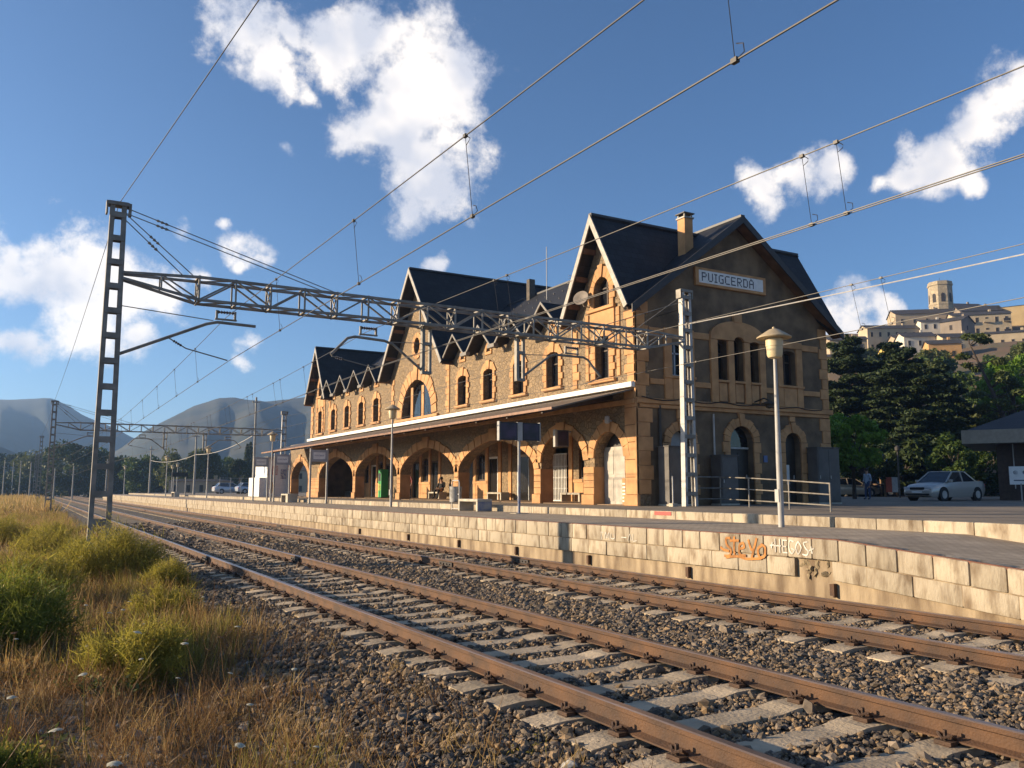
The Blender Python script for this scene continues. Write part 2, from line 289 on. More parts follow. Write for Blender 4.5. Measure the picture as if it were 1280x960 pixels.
for j in range(len(_ys) - 1):
    for i in range(_w - 1): _F.append((j*_w+i, j*_w+i+1, (j+1)*_w+i+1, (j+1)*_w+i))
tag(mesh('ground', _V, _F, soil, smooth=True), kind='structure')
_bp = [(.8, -.44), (1.7, -.31), (2.7, -.255), (3.1, -.225), (10.8, -.225)]
bb = B()
for i in range(4):
    (xa, za), (xb, zb) = _bp[i], _bp[i+1]; bb.poly([(xa, -10, za), (xb, -10, zb), (xb, 420, zb), (xa, 420, za)])
tag(bb.make('ballast_bed', gravel, fix=False), kind='structure')

TR = (4.55, 8.74); GH = .87
def rail_mesh():
    pr = [(-.07, -.155), (.07, -.155), (.07, -.143), (.012, -.125), (.012, -.05), (.035, -.038), (.036, -.008), (.028, 0), (-.028, 0), (-.036, -.008), (-.035, -.038), (-.012, -.05), (-.012, -.125), (-.07, -.143)]
    b = B(); b.prism([(x, -9, z) for x, z in pr], [(x, 260, z) for x, z in pr]); o = b.make('rail', rust); o.data.materials.append(railhead)
    for p in o.data.polygons:
        if p.center.z > -.006: p.material_index = 1
    me = o.data; bpy.data.objects.remove(o); return me
RAIL = rail_mesh()
def sleeper_mesh():
    b = B(); pr = []
    for x, z in ((-1.3, -.185), (-1.12, -.165), (-.62, -.165), (-.45, -.188), (.45, -.188), (.62, -.165), (1.12, -.165), (1.3, -.185)): pr.append((x, z))
    n = len(pr)
    for w, dz, k in ((.15, -.2, 0), (.135, 0, 1)):
        for s in (-1, 1): b.V += [(x, s * w, (z if k else -.42)) for x, z in pr]
    for i in range(n - 1):
        b.F += [(2*n+i, 2*n+i+1, 3*n+i+1, 3*n+i), (i, i+1, 2*n+i+1, 2*n+i), (n+i, 3*n+i, 3*n+i+1, n+i+1)]
    b.F += [(0, 2*n, 3*n, n), (n-1, 2*n-1, 4*n-1, 3*n-1)]
    o = b.make('sleeper', concrete); me = o.data; bpy.data.objects.remove(o); return me
SLEEPER = sleeper_mesh()
def clip_mesh():
    b = B()
    b.box(-.16, .16, -.055, .055, -.172, -.164)
    for s in (-1, 1):
        b.box(s*.075 if s > 0 else -.15, .15 if s > 0 else -.075, -.06, .06, -.168, -.140)
        b.tube([(s*.06, -.035, -.138), (s*.12, -.05, -.10), (s*.15, 0, -.125), (s*.12, .05, -.10), (s*.06, .035, -.138)], .010, 5)
        b.tube([(s*.115, 0, -.15), (s*.115, 0, -.075)], .014, 6)
    o = b.make('rail_fastening', rust); me = o.data; bpy.data.objects.remove(o); return me
CLIP = clip_mesh()
SL_N = 72
for k, (tx, lab) in enumerate(zip(TR, ('railway track with rusty rails beside the weeds, farther from the platform wall', 'railway track with rusty rails directly below the platform wall'))):
    t = empty('railway_track', (tx, 0, 0), lab, 'railway track', 'tracks through the station')
    for s in (-1, 1):
        o = link(bpy.data.objects.new('rail', RAIL), t); o.location = (s * GH, 0, 0)
    for i in range(-2, SL_N):
        o = link(bpy.data.objects.new('sleeper', SLEEPER), t); o.location = (random.uniform(-.03, .03), i * .6 + random.uniform(-.03, .03) + k * .23, random.uniform(-.008, .004)); o.rotation_euler = (0, 0, random.uniform(-.02, .02))
        if i < 46:
            for s in (-1, 1):
                c = link(bpy.data.objects.new('rail_fastening', CLIP), o); c.location = (s * GH, 0, .004)
    b = B()
    for i in range(SL_N, 400): b.box(-1.3, 1.3, i*.6-.13, i*.6+.13, -.4, -.17)
    b.make('sleeper_run', concrete, t, fix=False)['kind'] = 'stuff'
    # bolted joints with fishplates
    for s, yj in ((-1, 20.5 - 4 * k), (1, 19.3 - 3 * k), (-1, 6.9 + 30), (1, 37)):
        b = B()
        for q in (-1, 1):
            b.box(s*GH + q*.030 - .014, s*GH + q*.030 + .014, yj - .32, yj + .32, -.128, -.045)
            for j in (-.22, -.08, .08, .22): b.tube([(s*GH+q*.04, yj+j, -.085), (s*GH+q*.065, yj+j, -.085)], .018, 6)
        b.make('fishplate', M('dark_fishplate_steel', (.035, .025, .02), .7, .2), t)
# paint daubs on the second track's near rail web
lime = M('lime_paint', (.46, .50, .17), .7, .15)
for y0, y1 in ((5.55, 5.9), (9.6, 9.85)):
    B().box(TR[1]-GH-.0155, TR[1]-GH-.0125, y0, y1, -.115, -.052).make('paint_mark', lime, bpy.data.objects['railway_track.001'])

# loose ballast stones
def stone_src(i, mat, amp=.40):
    bm = bmesh.new(); bmesh.ops.create_icosphere(bm, subdivisions=1, radius=1)
    rr = random.Random(i)
    sx, sy, sz = rr.uniform(.8, 1.25), rr.uniform(.6, .95), rr.uniform(.45, .75)
    for v in bm.verts:
        f = 1 + rr.uniform(-amp, amp * .6); v.co = Vector((v.co.x*sx*f, v.co.y*sy*f, v.co.z*sz*f))
    me = bpy.data.meshes.new('stone'); bm.to_mesh(me); bm.free(); me.materials.append(mat); o = bpy.data.objects.new('stone', me); return o
st_m = [M('ballast_stone_grey', (.225, .175, .125), .9, bump=.2, col2=(.13, .10, .072), vscale=1.5, rnd=.45), M('ballast_stone_brown', (.29, .195, .105), .9, bump=.2, col2=(.16, .108, .06), vscale=1.5, rnd=.4), M('ballast_stone_dark', (.12, .095, .072), .9, bump=.2, col2=(.066, .052, .04), vscale=1.5, rnd=.4)]
srcs = [stone_src(i, st_m[(0, 1, 2, 0, 2, 1)[i % 6]]) for i in range(9)]
pts = []
for y0, y1, dens, s0 in ((1.2, 7, 1150, .0235), (7, 14, 850, .027), (14, 26, 420, .035), (26, 46, 150, .055)):
    n = int(9.4 * (y1 - y0) * dens); x = RNG.uniform(.9, 10.5, n); y = RNG.uniform(y0, y1, n)
    z = np.interp(x, [.8, 1.7, 2.7, 3.1, 10.8], [-.43, -.30, -.245, -.215, -.215]) + RNG.uniform(-.012, .018, n) + .012 * np.sin(x * 3.1) * np.sin(y * 2.3)
    keep = np.ones(n, bool)
    for k, tx in enumerate(TR):
        near = np.abs(x - tx) < 1.28; ph = np.abs((y - k * .23 + .3) % .6 - .3)
        keep &= ~(near & (ph < .115) & (RNG.random(n) < .93)); keep &= ~(np.abs(np.abs(x - tx) - GH) < .085)
        z = np.where(near & (ph >= .125), z + .008, z)
    # thins out towards the weeds
    keep &= RNG.random(n) < np.clip((x - np.interp(y, [3, 5.5, 9.5], [.75, 1.0, 1.9])) / .9, .0, 1.0)
    s = s0 * RNG.lognormal(-.05, .40, n)
    pts.append(np.stack([x, y, z, s], 1)[keep])
pts = np.concatenate(pts); n = len(pts)
scatter('ballast_stones', pts[:, :3], RNG.uniform(-math.pi, math.pi, (n, 3)) * [.25, .25, 1], pts[:, 3], RNG.integers(0, 9, n), srcs)

# ------------------------------------------------------------------ platform and plaza
XE = 10.5; YR = 8.65
def pz(y): return P if y >= YR else P - .082 * (YR - y)
def kx(y): return float(np.interp(y, [-30, 5, 9, 15, 200], [12.3, 13.25, 13.85, 14.2, 14.2]))
plat = empty('platform', (0, 0, 0), None, None); plat['kind'] = 'structure'
ys = [-8, -2, 2, 5, YR, 12, 15, 25, 40, 70, 110, 148]; b = B()
for a, c in zip(ys, ys[1:]): b.poly([(XE + .30, a, pz(a) - .002), (kx(a) + .02, a, pz(a) - .002), (kx(c) + .02, c, pz(c) - .002), (XE + .30, c, pz(c) - .002)])
b.make('paving', pav, plat, fix=False)
b = B()
for a, c in zip(ys, ys[1:]): b.prism([(XE + .02, a, pz(a) - .03), (XE + .085, a, pz(a) - .03), (XE + .085, a, pz(a) + .009), (XE + .02, a, pz(a) + .009)], [(XE + .02, c, pz(c) - .03), (XE + .085, c, pz(c) - .03), (XE + .085, c, pz(c) + .009), (XE + .02, c, pz(c) + .009)])
b.make('edge_strip', M('terracotta_edging', (.20, .085, .05), .85, .2, vscale=4), plat)
def slab(y0, y1, x0, x1, dz0, dz1, nm, bev=.018):
    o = B().prism([(x0, y0, pz(y0) + dz0), (x1, y0, pz(y0) + dz0), (x1, y0, pz(y0) + dz1), (x0, y0, pz(y0) + dz1)], [(x0, y1, pz(y1) + dz0), (x1, y1, pz(y1) + dz0), (x1, y1, pz(y1) + dz1), (x0, y1, pz(y1) + dz1)]).make(nm, block, plat, bevel=bev, smooth=True); return o
y = 3.6
while y < 36:
    w = .5 * random.uniform(.92, 1.08); j = random.uniform(-.004, .006); slab(y, y + w - .012, XE + j, XE + .31, -.31, 0, 'coping_block', .022); y += w
y = 3.6
while y < 36:
    w = .64 * random.uniform(.9, 1.15)
    if not (8.7 < y + w * .5 < 9.55): slab(y, y + w - .010, XE + .012 + random.uniform(-.008, .012), XE + .31, -.60, -.322, 'wall_block', .012)
    y += w
b = B(); y = 36.
while y < 148: b.box(XE + random.uniform(-.01, .01), XE + .31, y, y + .49, P - .31, P); b.box(XE + .015 + random.uniform(-.01, .01), XE + .31, y + .2, y + .685, P - .6, P - .322) if True else 0; y += .5
b.make('block_run', block, plat, fix=False)['kind'] = 'stuff'
b = B()
for a, c in zip(ys, ys[1:]): b.prism([(XE + .085, a, -.5), (XE + .30, a, -.5), (XE + .30, a, pz(a) - .01), (XE + .085, a, pz(a) - .01)], [(XE + .085, c, -.5), (XE + .30, c, -.5), (XE + .30, c, pz(c) - .01), (XE + .085, c, pz(c) - .01)])
b.make('base_wall', basewall, plat)
b = B()
for a, c in zip(ys, ys[1:]): b.prism([(XE + .028, a, pz(a) - .585), (XE + .2, a, pz(a) - .585), (XE + .2, a, pz(a) - .02), (XE + .028, a, pz(a) - .02)], [(XE + .028, c, pz(c) - .585), (XE + .2, c, pz(c) - .585), (XE + .2, c, pz(c) - .02), (XE + .028, c, pz(c) - .02)]) if not a == YR else [b.prism([(XE + .028, a_, P - .585), (XE + .2, a_, P - .585), (XE + .2, a_, P - .02), (XE + .028, a_, P - .02)], [(XE + .028, c_, P - .585), (XE + .2, c_, P - .585), (XE + .2, c_, P - .02), (XE + .028, c_, P - .02)]) for a_, c_ in ((9.6, 12.),)]
b.make('joint_mortar', basewall, plat)
rub = stone_src(77, M('broken_concrete', (.36, .28, .17), .95, bump=.6, col2=(.2, .15, .09)), .35)
for i in range(22):
    o = link(bpy.data.objects.new('rubble_piece', rub.data), plat); o.location = (XE + .10 + random.uniform(-.02, .03), random.uniform(8.72, 9.5), random.uniform(P - .6, P - .34)); o.rotation_euler = [random.uniform(0, 6) for _ in range(3)]; o.scale = [random.uniform(.05, .09)] * 3
for yy in (8.75, 11.95, 15.1, 18.2, 21.4, 25.0, 29.5):
    z0 = P - .70; b = B(); b.box(XE + .03, XE + .12, yy - .045, yy + .045, z0 - .13, z0 + .04).box(XE + .01, XE + .12, yy - .05, yy - .02, z0 - .15, z0 + .05); b.make('iron_bracket', rust, plat)
# plaza slab (station floor level) and its kerb
plaza = empty('plaza', (0, 0, 0), None, None); plaza['kind'] = 'structure'
yk = [-30, 5, 9, 15, 30, 60, 150]; b = B()
for a, c in zip(yk, yk[1:]): b.poly([(kx(a) + .2, a, G), (75, a, G), (75, c, G), (kx(c) + .2, c, G)])
b.make('plaza_surface', asphalt, plaza, fix=False)
y = 4.5
while y < 148:
    w = 1.0 if y < 46 else 20.
    w = min(w, 148 - y)
    a, c = y + .006, y + w - .006; x0, x1 = kx(a), kx(c)
    o = B().prism([(x0, a, -.2), (x0 + .22, a, -.2), (x0 + .22, a, G + .006), (x0, a, G + .006)], [(x1, c, -.2), (x1 + .22, c, -.2), (x1 + .22, c, G + .006), (x1, c, G + .006)]).make('kerb_stone', block, plaza, bevel=.015, smooth=True); y += w

# sprayed lettering on the platform wall
def strokes(name, lines, y0, z0, sx, sz, w, mat, x=XE - .008, rnd=.0, parent=plat):
    """flat painted strokes on the wall face; u runs towards -Y (left to right as read from the tracks)"""
    b = B()
    for ln in lines:
        for (u0, v0), (u1, v1) in zip(ln, ln[1:]):
            ya, za, yb, zb_ = y0 - u0*sx, z0 + v0*sz, y0 - u1*sx, z0 + v1*sz; d = Vector((0, yb-ya, zb_-za)); dn = d.normalized() if d.length > 1e-6 else Vector((0, 1, 0)); q = Vector((0, -dn.z, dn.y)) * w/2; e = dn * w * .35
            k = len(b.F) * .000002
            A = Vector((x - k, ya, za)) - e; C = Vector((x - k, yb, zb_)) + e
            b.prism([A - q, C - q, C + q, A + q], [p + Vector((.0015, 0, 0)) for p in (A - q, C - q, C + q, A + q)])
    return b.make(name, mat, parent)
def cv(*p, n=8):
    """smooth stroke through points"""
    p = [Vector((a, b_, 0)) for a, b_ in p]; out = []
    for i in range(len(p) - 1):
        p0, p1, p2, p3 = p[max(i-1, 0)], p[i], p[i+1], p[min(i+2, len(p)-1)]
        for k in range(n):
            t = k / n; q = .5*((2*p1) + (p2-p0)*t + (2*p0-5*p1+4*p2-p3)*t*t + (3*p1-p0-3*p2+p3)*t**3); out.append((q.x, q.y))
    out.append((p[-1].x, p[-1].y)); return out
og = M('orange_spray_paint', (.50, .21, .055), .85, .25, vscale=9); wg = M('white_spray_paint', (.66, .61, .53), .85, .2, vscale=9)
ST = [cv((.1, .45), (.35, .35), (.8, .3)), cv((.95, .95), (.6, .9), (.65, .6), (1.0, .4), (.9, .1), (.45, .05)), cv((1.0, .82), (1.7, .85)), cv((1.35, 1.0), (1.3, .5), (1.35, .05)), cv((1.75, .45), (2.2, .55), (2.1, .75), (1.8, .6), (1.8, .2), (2.3, .15)), cv((2.6, .9), (2.8, .5), (3.0, .45)), cv((3.3, 1.0), (3.0, .4), (2.8, .0)), cv((3.7, .7), (3.4, .5), (3.5, .15), (3.9, .2), (4.0, .6), (3.7, .75)), cv((.6, -.02), (1.6, .08), (2.4, .0), (3.6, .08))]
strokes('graffiti', ST, 11.05, P - .40, .26, .34, .042, og)
HG = [[(.0, .5), (.35, .55)], [(.12, .35), (.22, .7)], [(.5, .1), (.5, .95)], [(.95, .1), (.95, .95)], [(.4, .5), (1.05, .52)], [(1.25, .1), (1.25, .9), (1.65, .9)], [(1.25, .5), (1.55, .5)], [(1.25, .1), (1.65, .1)], cv((2.3, .85), (1.95, .9), (1.85, .4), (2.1, .08), (2.35, .3), (2.1, .4)), cv((2.7, .85), (2.5, .5), (2.7, .08), (3.0, .5), (2.75, .88)), cv((3.6, .9), (3.25, .8), (3.4, .5), (3.65, .3), (3.5, .05), (3.15, .08)), [(3.75, .35), (4.15, .5)], [(3.9, .6), (4.0, .2)]]
strokes('graffiti', HG, 9.9, P - .27, .21, .24, .022, wg)
SM = [cv((0, .9), (.1, .1)), [(0, .9), (.35, .85)], cv((.5, .2), (.6, .9), (.8, .3), (1, .9), (1.1, .2)), cv((1.3, .8), (1.3, .3), (1.7, .3), (1.7, .8)), [(2.6, .5), (3.2, .5)], cv((3.4, .2), (3.6, .9), (3.8, .2)), cv((4.0, .9), (4.0, .2), (4.4, .25))]
strokes('graffiti', SM, 14.55, P - .30, .27, .18, .016, wg)
strokes('graffiti', [cv((.0, .2), (.4, .9), (.7, .2), (1.1, .8), (1.5, .2), (2, .8), (2.4, .3), (3.0, .6))], 14.1, G - .15, .45, .12, .014, M('grey_marker_paint', (.16, .13, .10), .8, .1), x=14.19, parent=plaza)
B().box(14.185, 14.20, 16.65, 17.3, G - .10, G - .01).make('painted_plate', M('red_enamel', (.55, .05, .035), .5, .1), plaza)
# ------------------------------------------------------------------ station building
XF, XB, Y0, Y1 = 18.0, 27.7, 22.8, 61.2          # front / back wall planes, near / far end
ZE = 7.75; ZR = 11.75; XR = 22.85                # eaves, ridge
st = empty('station_building', (0, 0, 0), 'long stone railway station with ochre arches, steep slate gables and a name board', 'station')
fF = lambda u, v, d: (XF + d, u, v)              # front wall, u = Y
fE = lambda u, v, d: (u, Y0 + d, v)              # near end wall, u = X
WY = [28.05, 30.75, 33.5, 36.15, 47.75, 50.4, 53.1, 55.95]
PAV = ((24.57, 2.15), (58.75, 2.45)); CEN = (41.45, 4.33)
SLOPE = (ZR - ZE) / (XR - 17.5)
A_BIG = [(29.5, 36.5), (36.95, 43.8), (44.25, 51.2), (51.65, 58.85), (59.3, 66.1)]
ARCH = [(23.5, 25.3, 2.62, 3.55, 2.0), (25.95, 29.0, 2.55, 3.66, 2.0)] + [(a, c, 2.30, 3.68, 1.45) for a, c in A_BIG]
def circ(c, z, rx, rz, n=24): return [(c + rx * math.cos(2*math.pi*i/n), z + rz * math.sin(2*math.pi*i/n)) for i in range(n)]
# front wall: outline with pavilion gables, central gable and dormer gablets
def gable(c, hw, zr, ze=ZE + .15, inset=.45):
    h = hw - inset; return [(c - h, ze), (c, ze + (zr - ze) * h / hw * .985 if False else zr - .35 * (zr - ze) / hw), (c + h, ze)]
top = []
def gab(c, hw, zr):
    sl = (zr - ZE) / hw; h = hw - .32; zt = zr - .16
    return [(c - h, ZE + .1), (c - h, zt - sl * h), (c, zt), (c + h, zt - sl * h), (c + h, ZE + .1)]
feats = [(PAV[0][0], PAV[0][1], 11.55)] + [(w, 1.28, 8.92) for w in WY[:4]] + [(CEN[0], CEN[1], 13.44)] + [(w, 1.28, 8.92) for w in WY[4:]] + [(PAV[1][0], PAV[1][1], 11.65)]
outline = [(Y0, G - .1), (Y0, ZE + .1)]
for f in feats: outline += [p for p in gab(*f) if p[0] > Y0 + .01 and p[0] < Y1 - .01]
outline += [(Y1, ZE + .1), (Y1, G - .1)]
# keep u strictly increasing along the top edge
cl = outline[:2]
for p in outline[2:-2]:
    if p[0] < cl[-1][0] - 1e-4: p = (cl[-1][0] + .001, p[1])
    cl.append(p)
outline = cl + outline[-2:]
WIN_HW = .44
holes = []
for a, c, zs, za, p in ARCH:
    if c < Y1 - .5: holes.append(arch(a, c, G - .02, zs, za, p, 16))
for w in WY: holes.append(arch(w - WIN_HW, w + WIN_HW, 5.55, 6.82, 6.95, 2, 6))
PW = 24.68; PW2 = 58.95
for pw in (PW, PW2): holes += [arch(pw - .42, pw + .42, 5.5, 6.98, 7.06, 2, 4), arch(pw - .48, pw + .48, 8.15, 8.80, 9.28, 2, 10)]
CA = 41.72; holes.append(arch(CA - 2.0, CA + 2.0, 5.36, 5.40, 7.36, 2, 20)); holes.append(circ(CA, 9.25, .40, .46))
for w in WY: holes.append([(w - .17, 7.78), (w + .17, 7.78), (w, 8.10)])
panel('front_wall', outline, holes, .55, fF, rubble, st)
# arcade's last bay stands beyond the two-storey block under the canopy
panel('arcade_end_wall', [(Y1 + .002, G - .1), (Y1 + .002, 4.55), (66.7, 4.55), (66.7, G - .1)], [arch(Y1 + .3, 66.1, G - .02, 2.3, 3.6, 1.45, 14)], .55, fF, rubble, st)
# near end wall
eo = [(XF + .55, G - .1), (XF + .55, ZE + .1), (XR, 11.55), (XB, ZE + .05), (XB, G - .1)]
eo = [(XF + .55, G - .1), (XF + .55, 8.25), (XR, 11.5), (XB, 7.95), (XB, G - .1)]
EW3 = [(21.78, 22.28, 6.85, 7.0), (22.60, 23.10, 7.0, 7.16), (23.42, 23.90, 6.9, 7.04)]
eh = [arch(a, c, 5.5, s_, t_, 2, 6) for a, c, s_, t_ in EW3] + [arch(25.18, 25.9, 5.5, 6.76, 6.87, 2, 6), arch(19.62, 20.28, 5.5, 6.62, 6.74, 2, 6), arch(22.27, 23.47, G - .02, 3.22, 3.82, 2, 12), arch(25.13, 26.0, G - .02, 3.28, 3.66, 2, 10), arch(19.45, 20.4, G - .02, 3.1, 3.55, 2, 10)]
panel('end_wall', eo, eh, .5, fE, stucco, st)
# far end wall, back wall, floors
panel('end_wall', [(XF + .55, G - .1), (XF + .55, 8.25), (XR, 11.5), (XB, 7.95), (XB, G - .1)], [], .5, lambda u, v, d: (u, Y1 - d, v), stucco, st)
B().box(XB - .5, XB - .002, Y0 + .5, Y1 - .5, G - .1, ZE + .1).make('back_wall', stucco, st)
B().box(XF + .55, XB - .5, Y0 + .5, Y1 - .5, 4.45, 4.62).make('upper_floor', wood_dark, st)
B().box(XF, 21.2, Y0 + .5, 66.6, G + .004, G + .03).make('arcade_floor', M('arcade_tiles', (.26, .17, .10), .8, .15, vscale=3), st)
# arcade rear wall with doorways, each bay: door, window
XA = 21.2; doors = []; rear_holes = []
doors = [(35.3, 36.5), (38.45, 39.6)]
for a, c in A_BIG[1:4]:
    m_ = (a + c) / 2; doors += [(m_ - 1.9, m_ - .95)] * (a > 40) + [(m_ + .9, m_ + 1.85)]
for a, c in doors: rear_holes.append([(a, G), (c, G), (c, 3.2), (a, 3.2)])
wins_r = []
wins_r = [(34.0, 34.65), (30.2, 31.0)]
for a, c in A_BIG[1:4]:
    m_ = (a + c) / 2; wins_r += [(m_ - .5, m_ + .4), (m_ + 2.4, m_ + 3.1)]
for a, c in wins_r: rear_holes.append(arch(a, c, 1.95, 3.2, 3.4, 2, 6))
rear_holes.append([(31.85, G), (33.3, G), (33.3, 3.4), (31.85, 3.4)])
panel('arcade_rear_wall', [(Y0 + .5, G - .1), (Y0 + .5, 4.45), (Y1, 4.45), (Y1, G - .1)], rear_holes, .3, lambda u, v, d: (XA + d, u, v), rubble, st)
B().box(XA, XA + .3, Y1 + .004, 66.6, G - .1, 1.8).make('parapet', ochre, st)
B().box(XF + .55, XA, 25.42, 25.82, G - .1, 4.44).make('cross_wall', ochre, st)
B().box(XF + .552, XA + .3, Y0 + .5, 66.6, 4.30, 4.443).make('arcade_ceiling', M('arcade_ceiling_paint', (.30, .20, .12), .9, .1), st)
def framed(pref, cx, hw, z0, z1, x, ax='y', arched=.12, mat=wood_dark, gl=glass, mull=1, parent=st, dep=.22):
    """window: frame + panes set back in the opening"""
    def pt(u, v, d): return (x + d, u, v) if ax == 'y' else (u, x + d, v)
    t = .07; o = panel(pref, arch(cx - hw, cx + hw, z0, z1 - arched, z1, 2, 8), [arch(cx - hw + t, cx + hw - t, z0 + t, z1 - arched - t * .3, z1 - t, 2, 8)], .06, lambda u, v, d: pt(u, v, d + dep), mat, parent)
    if mull:
        b = B(); f = lambda u0, u1, v0, v1: b.prism([pt(u0, v0, dep + .01), pt(u1, v0, dep + .01), pt(u1, v1, dep + .01), pt(u0, v1, dep + .01)], [pt(u0, v0, dep + .05), pt(u1, v0, dep + .05), pt(u1, v1, dep + .05), pt(u0, v1, dep + .05)])
        f(cx - .025, cx + .025, z0 + t, z1 - t); f(cx - hw + t, cx + hw - t, z0 + (z1 - z0) * .68 - .025, z0 + (z1 - z0) * .68 + .025); b.make('glazing_bar', mat, o)
    panel('pane', arch(cx - hw + t * .5, cx + hw - t * .5, z0 + t * .5, z1 - arched - t * .3, z1 - t * .5, 2, 8), [], .008, lambda u, v, d: pt(u, v, d + dep + .035), gl, o); return o
for w in WY: framed('window', w, WIN_HW, 5.55, 6.95, XF)
shutter = M('brown_shutter', (.10, .05, .028), .7, .2, vscale=4)
for pw in (PW, PW2): framed('window', pw, .42, 5.5, 7.06, XF, arched=.08); framed('window', pw, .48, 8.15, 9.28, XF, arched=.48)
framed('window', CA, 2.0, 5.36, 7.36, XF, arched=1.96, mull=0, dep=.30)
panel('oculus', circ(CA, 9.25, .40, .46), [circ(CA, 9.25, .33, .39)], .06, lambda u, v, d: fF(u, v, d + .2), wood_dark, st)
panel('oculus_pane', circ(CA, 9.25, .36, .42), [], .01, lambda u, v, d: fF(u, v, d + .23), glass, st)
for a, c, s_, t_ in EW3: framed('window', (a+c)/2, (c-a)/2, 5.5, t_, Y0, 'x', t_ - s_, mull=1)
framed('window', 25.54, .36, 5.5, 6.87, Y0, 'x'); framed('window', 19.95, .33, 5.5, 6.74, Y0, 'x', mat=M('pale_blue_shutter', (.45, .52, .60), .6, .1), mull=1)
# window dressings in blocks: quoins, voussoirs, sills
QM = {}
def qblock(w, h, pr, fm, u, v, mat=ochre, nm='quoin', parent=st):
    """block w x h proud by pr on a wall, lower-left corner (u, v)"""
    e = .012; b = B(); o1 = [(u, v), (u + w, v), (u + w, v + h), (u, v + h)]; i1 = [(u + e, v + e), (u + w - e, v + e), (u + w - e, v + h - e), (u + e, v + h - e)]
    b.V = [fm(x, y, .02) for x, y in o1] + [fm(x, y, -pr + e) for x, y in o1] + [fm(x, y, -pr) for x, y in i1]
    b.F = [(4, 5, 1, 0), (5, 6, 2, 1), (6, 7, 3, 2), (7, 4, 0, 3), (8, 9, 5, 4), (9, 10, 6, 5), (10, 11, 7, 6), (11, 8, 4, 7), (8, 9, 10, 11), (0, 1, 2, 3)]
    return b.make(nm, mat, parent)
def quoins(u, v0, v1, side, fm, w1=.24, w2=.38, n=5, pr=.07, gap=.008):
    h = (v1 - v0) / n
    for i in range(n):
        w = (w1, w2)[i % 2]; qblock(w, h - gap, pr, fm, u if side > 0 else u - w, v0 + i * h)
def voussoirs(a, c, zs, za, p, t, n, fm, pr=.06, key=.08, nm='voussoir', drop=0, parent=st, mat=ochre):
    """ring of wedge stones round an arch"""
    m_ = (a + c) / 2; r = (c - a) / 2
    def pt(x):
        k = math.cos(math.pi * (1 - x)); return Vector((m_ + r * k, zs + (za - zs) * math.sqrt(max(0, 1 - abs(k) ** p))))
    def nor(x):
        q = (pt(min(1, x + .012)) - pt(max(0, x - .012))); q = Vector((-q.y, q.x)); q.normalize(); return -q if q.y < -.2 else (q if q.y >= 0 else q)
    xs = [i / n for i in range(n + 1)]
    for i in range(n):
        x0, x1 = xs[i] + .0035, xs[i+1] - .0035; kk = key if i == n // 2 and n % 2 else 0
        def N_(x):
            q = pt(min(1, x + .01)) - pt(max(0, x - .01)); q = Vector((q.y, -q.x)); q.normalize(); q = -q if q.y < 0 else q
            if q.y < .05: q = Vector((1 if x > .5 else -1, .05)).normalized()
            return q
        # x runs from the left springing (0) to the right (1)
        tt = t * (1.12 if i % 2 else 1) + kk; q4 = [pt(x0), pt(x1), pt(x1) + N_(x1) * tt, pt(x0) + N_(x0) * tt]
        b = B(); b.prism([fm(v.x, v.y, .02) for v in q4], [fm(v.x, v.y, -pr - (kk * .4)) for v in q4]); b.make(nm, mat, parent)
def sill(u0, u1, v, fm, h=.12, pr=.14, nm='sill', mat=ochre): qblock(u1 - u0, h, pr, fm, u0, v, mat, nm)
for w in WY:
    for s in (-1, 1): quoins(w + s * WIN_HW, 5.56, 6.82, s, fF, .2, .31)
    voussoirs(w - WIN_HW - .02, w + WIN_HW + .02, 6.80, 6.95, 2, .30, 5, fF, key=.1); sill(w - .72, w + .72, 5.40, fF); 
    voussoirs(w - .19, w + .19, 7.76, 8.12, 1.3, .13, 4, fF, .05, 0); sill(w - .32, w + .32, 7.62, fF, .13, .06)
for pw in (PW, PW2):
    for s in (-1, 1): quoins(pw + s * .42, 5.51, 7.0, s, fF, .26, .36, 6); quoins(pw + s * .48, 8.16, 8.82, s, fF, .26, .36, 3)
    voussoirs(pw - .48, pw + .48, 8.80, 9.28, 2, .36, 9, fF, key=.12); voussoirs(pw - .44, pw + .44, 6.97, 7.06, 2, .26, 5, fF)
    sill(pw - .80, pw + .80, 5.34, fF); sill(pw - .84, pw + .84, 8.02, fF); qblock(1.5, .66, .05, fF, pw - .75, 7.34, ochre, 'apron_panel')
    quoins(pw + .86, 5.5, 8.0, 1, fF, .2, .2, 8, .05) ; quoins(pw - .86, 5.5, 8.0, -1, fF, .2, .2, 8, .05)
voussoirs(CA - 2.02, CA + 2.02, 5.40, 7.38, 2, .62, 15, fF, key=.15)
for u in (-.72, .72): qblock(.30, 1.66, -.06, fF, CA + u - .15, 5.36, ochre, 'mullion')
sill(CA - 2.85, CA + 2.85, 5.22, fF, .13)
for i in range(12):
    a0, a1 = 2*math.pi*i/12 + .02, 2*math.pi*(i+1)/12 - .02
    q4 = [(CA + rx*math.cos(a), 9.25 + rz*math.sin(a)) for a, rx, rz in ((a0, .40, .46), (a1, .40, .46), (a1, .68, .74), (a0, .68, .74))]
    B().prism([fF(u, v, .02) for u, v in q4], [fF(u, v, -.06) for u, v in q4]).make('voussoir', ochre, st)
for u, s in ((CEN[0] - 3.85, 1), (CEN[0] + 3.85, -1)): quoins(u, 5.3, 7.75, s, fF, .28, .42, 8, .05)
for u, s in ((26.62, -1), (PAV[1][0] - 2.1, 1)): quoins(u, 5.3, 7.8, s, fF, .3, .45, 8, .05)
quoins(Y0 - .05, 5.2, 7.75, 1, fF, .46, .62, 8, .06); quoins(Y1, 5.2, 7.75, -1, fF, .46, .62, 8, .06)
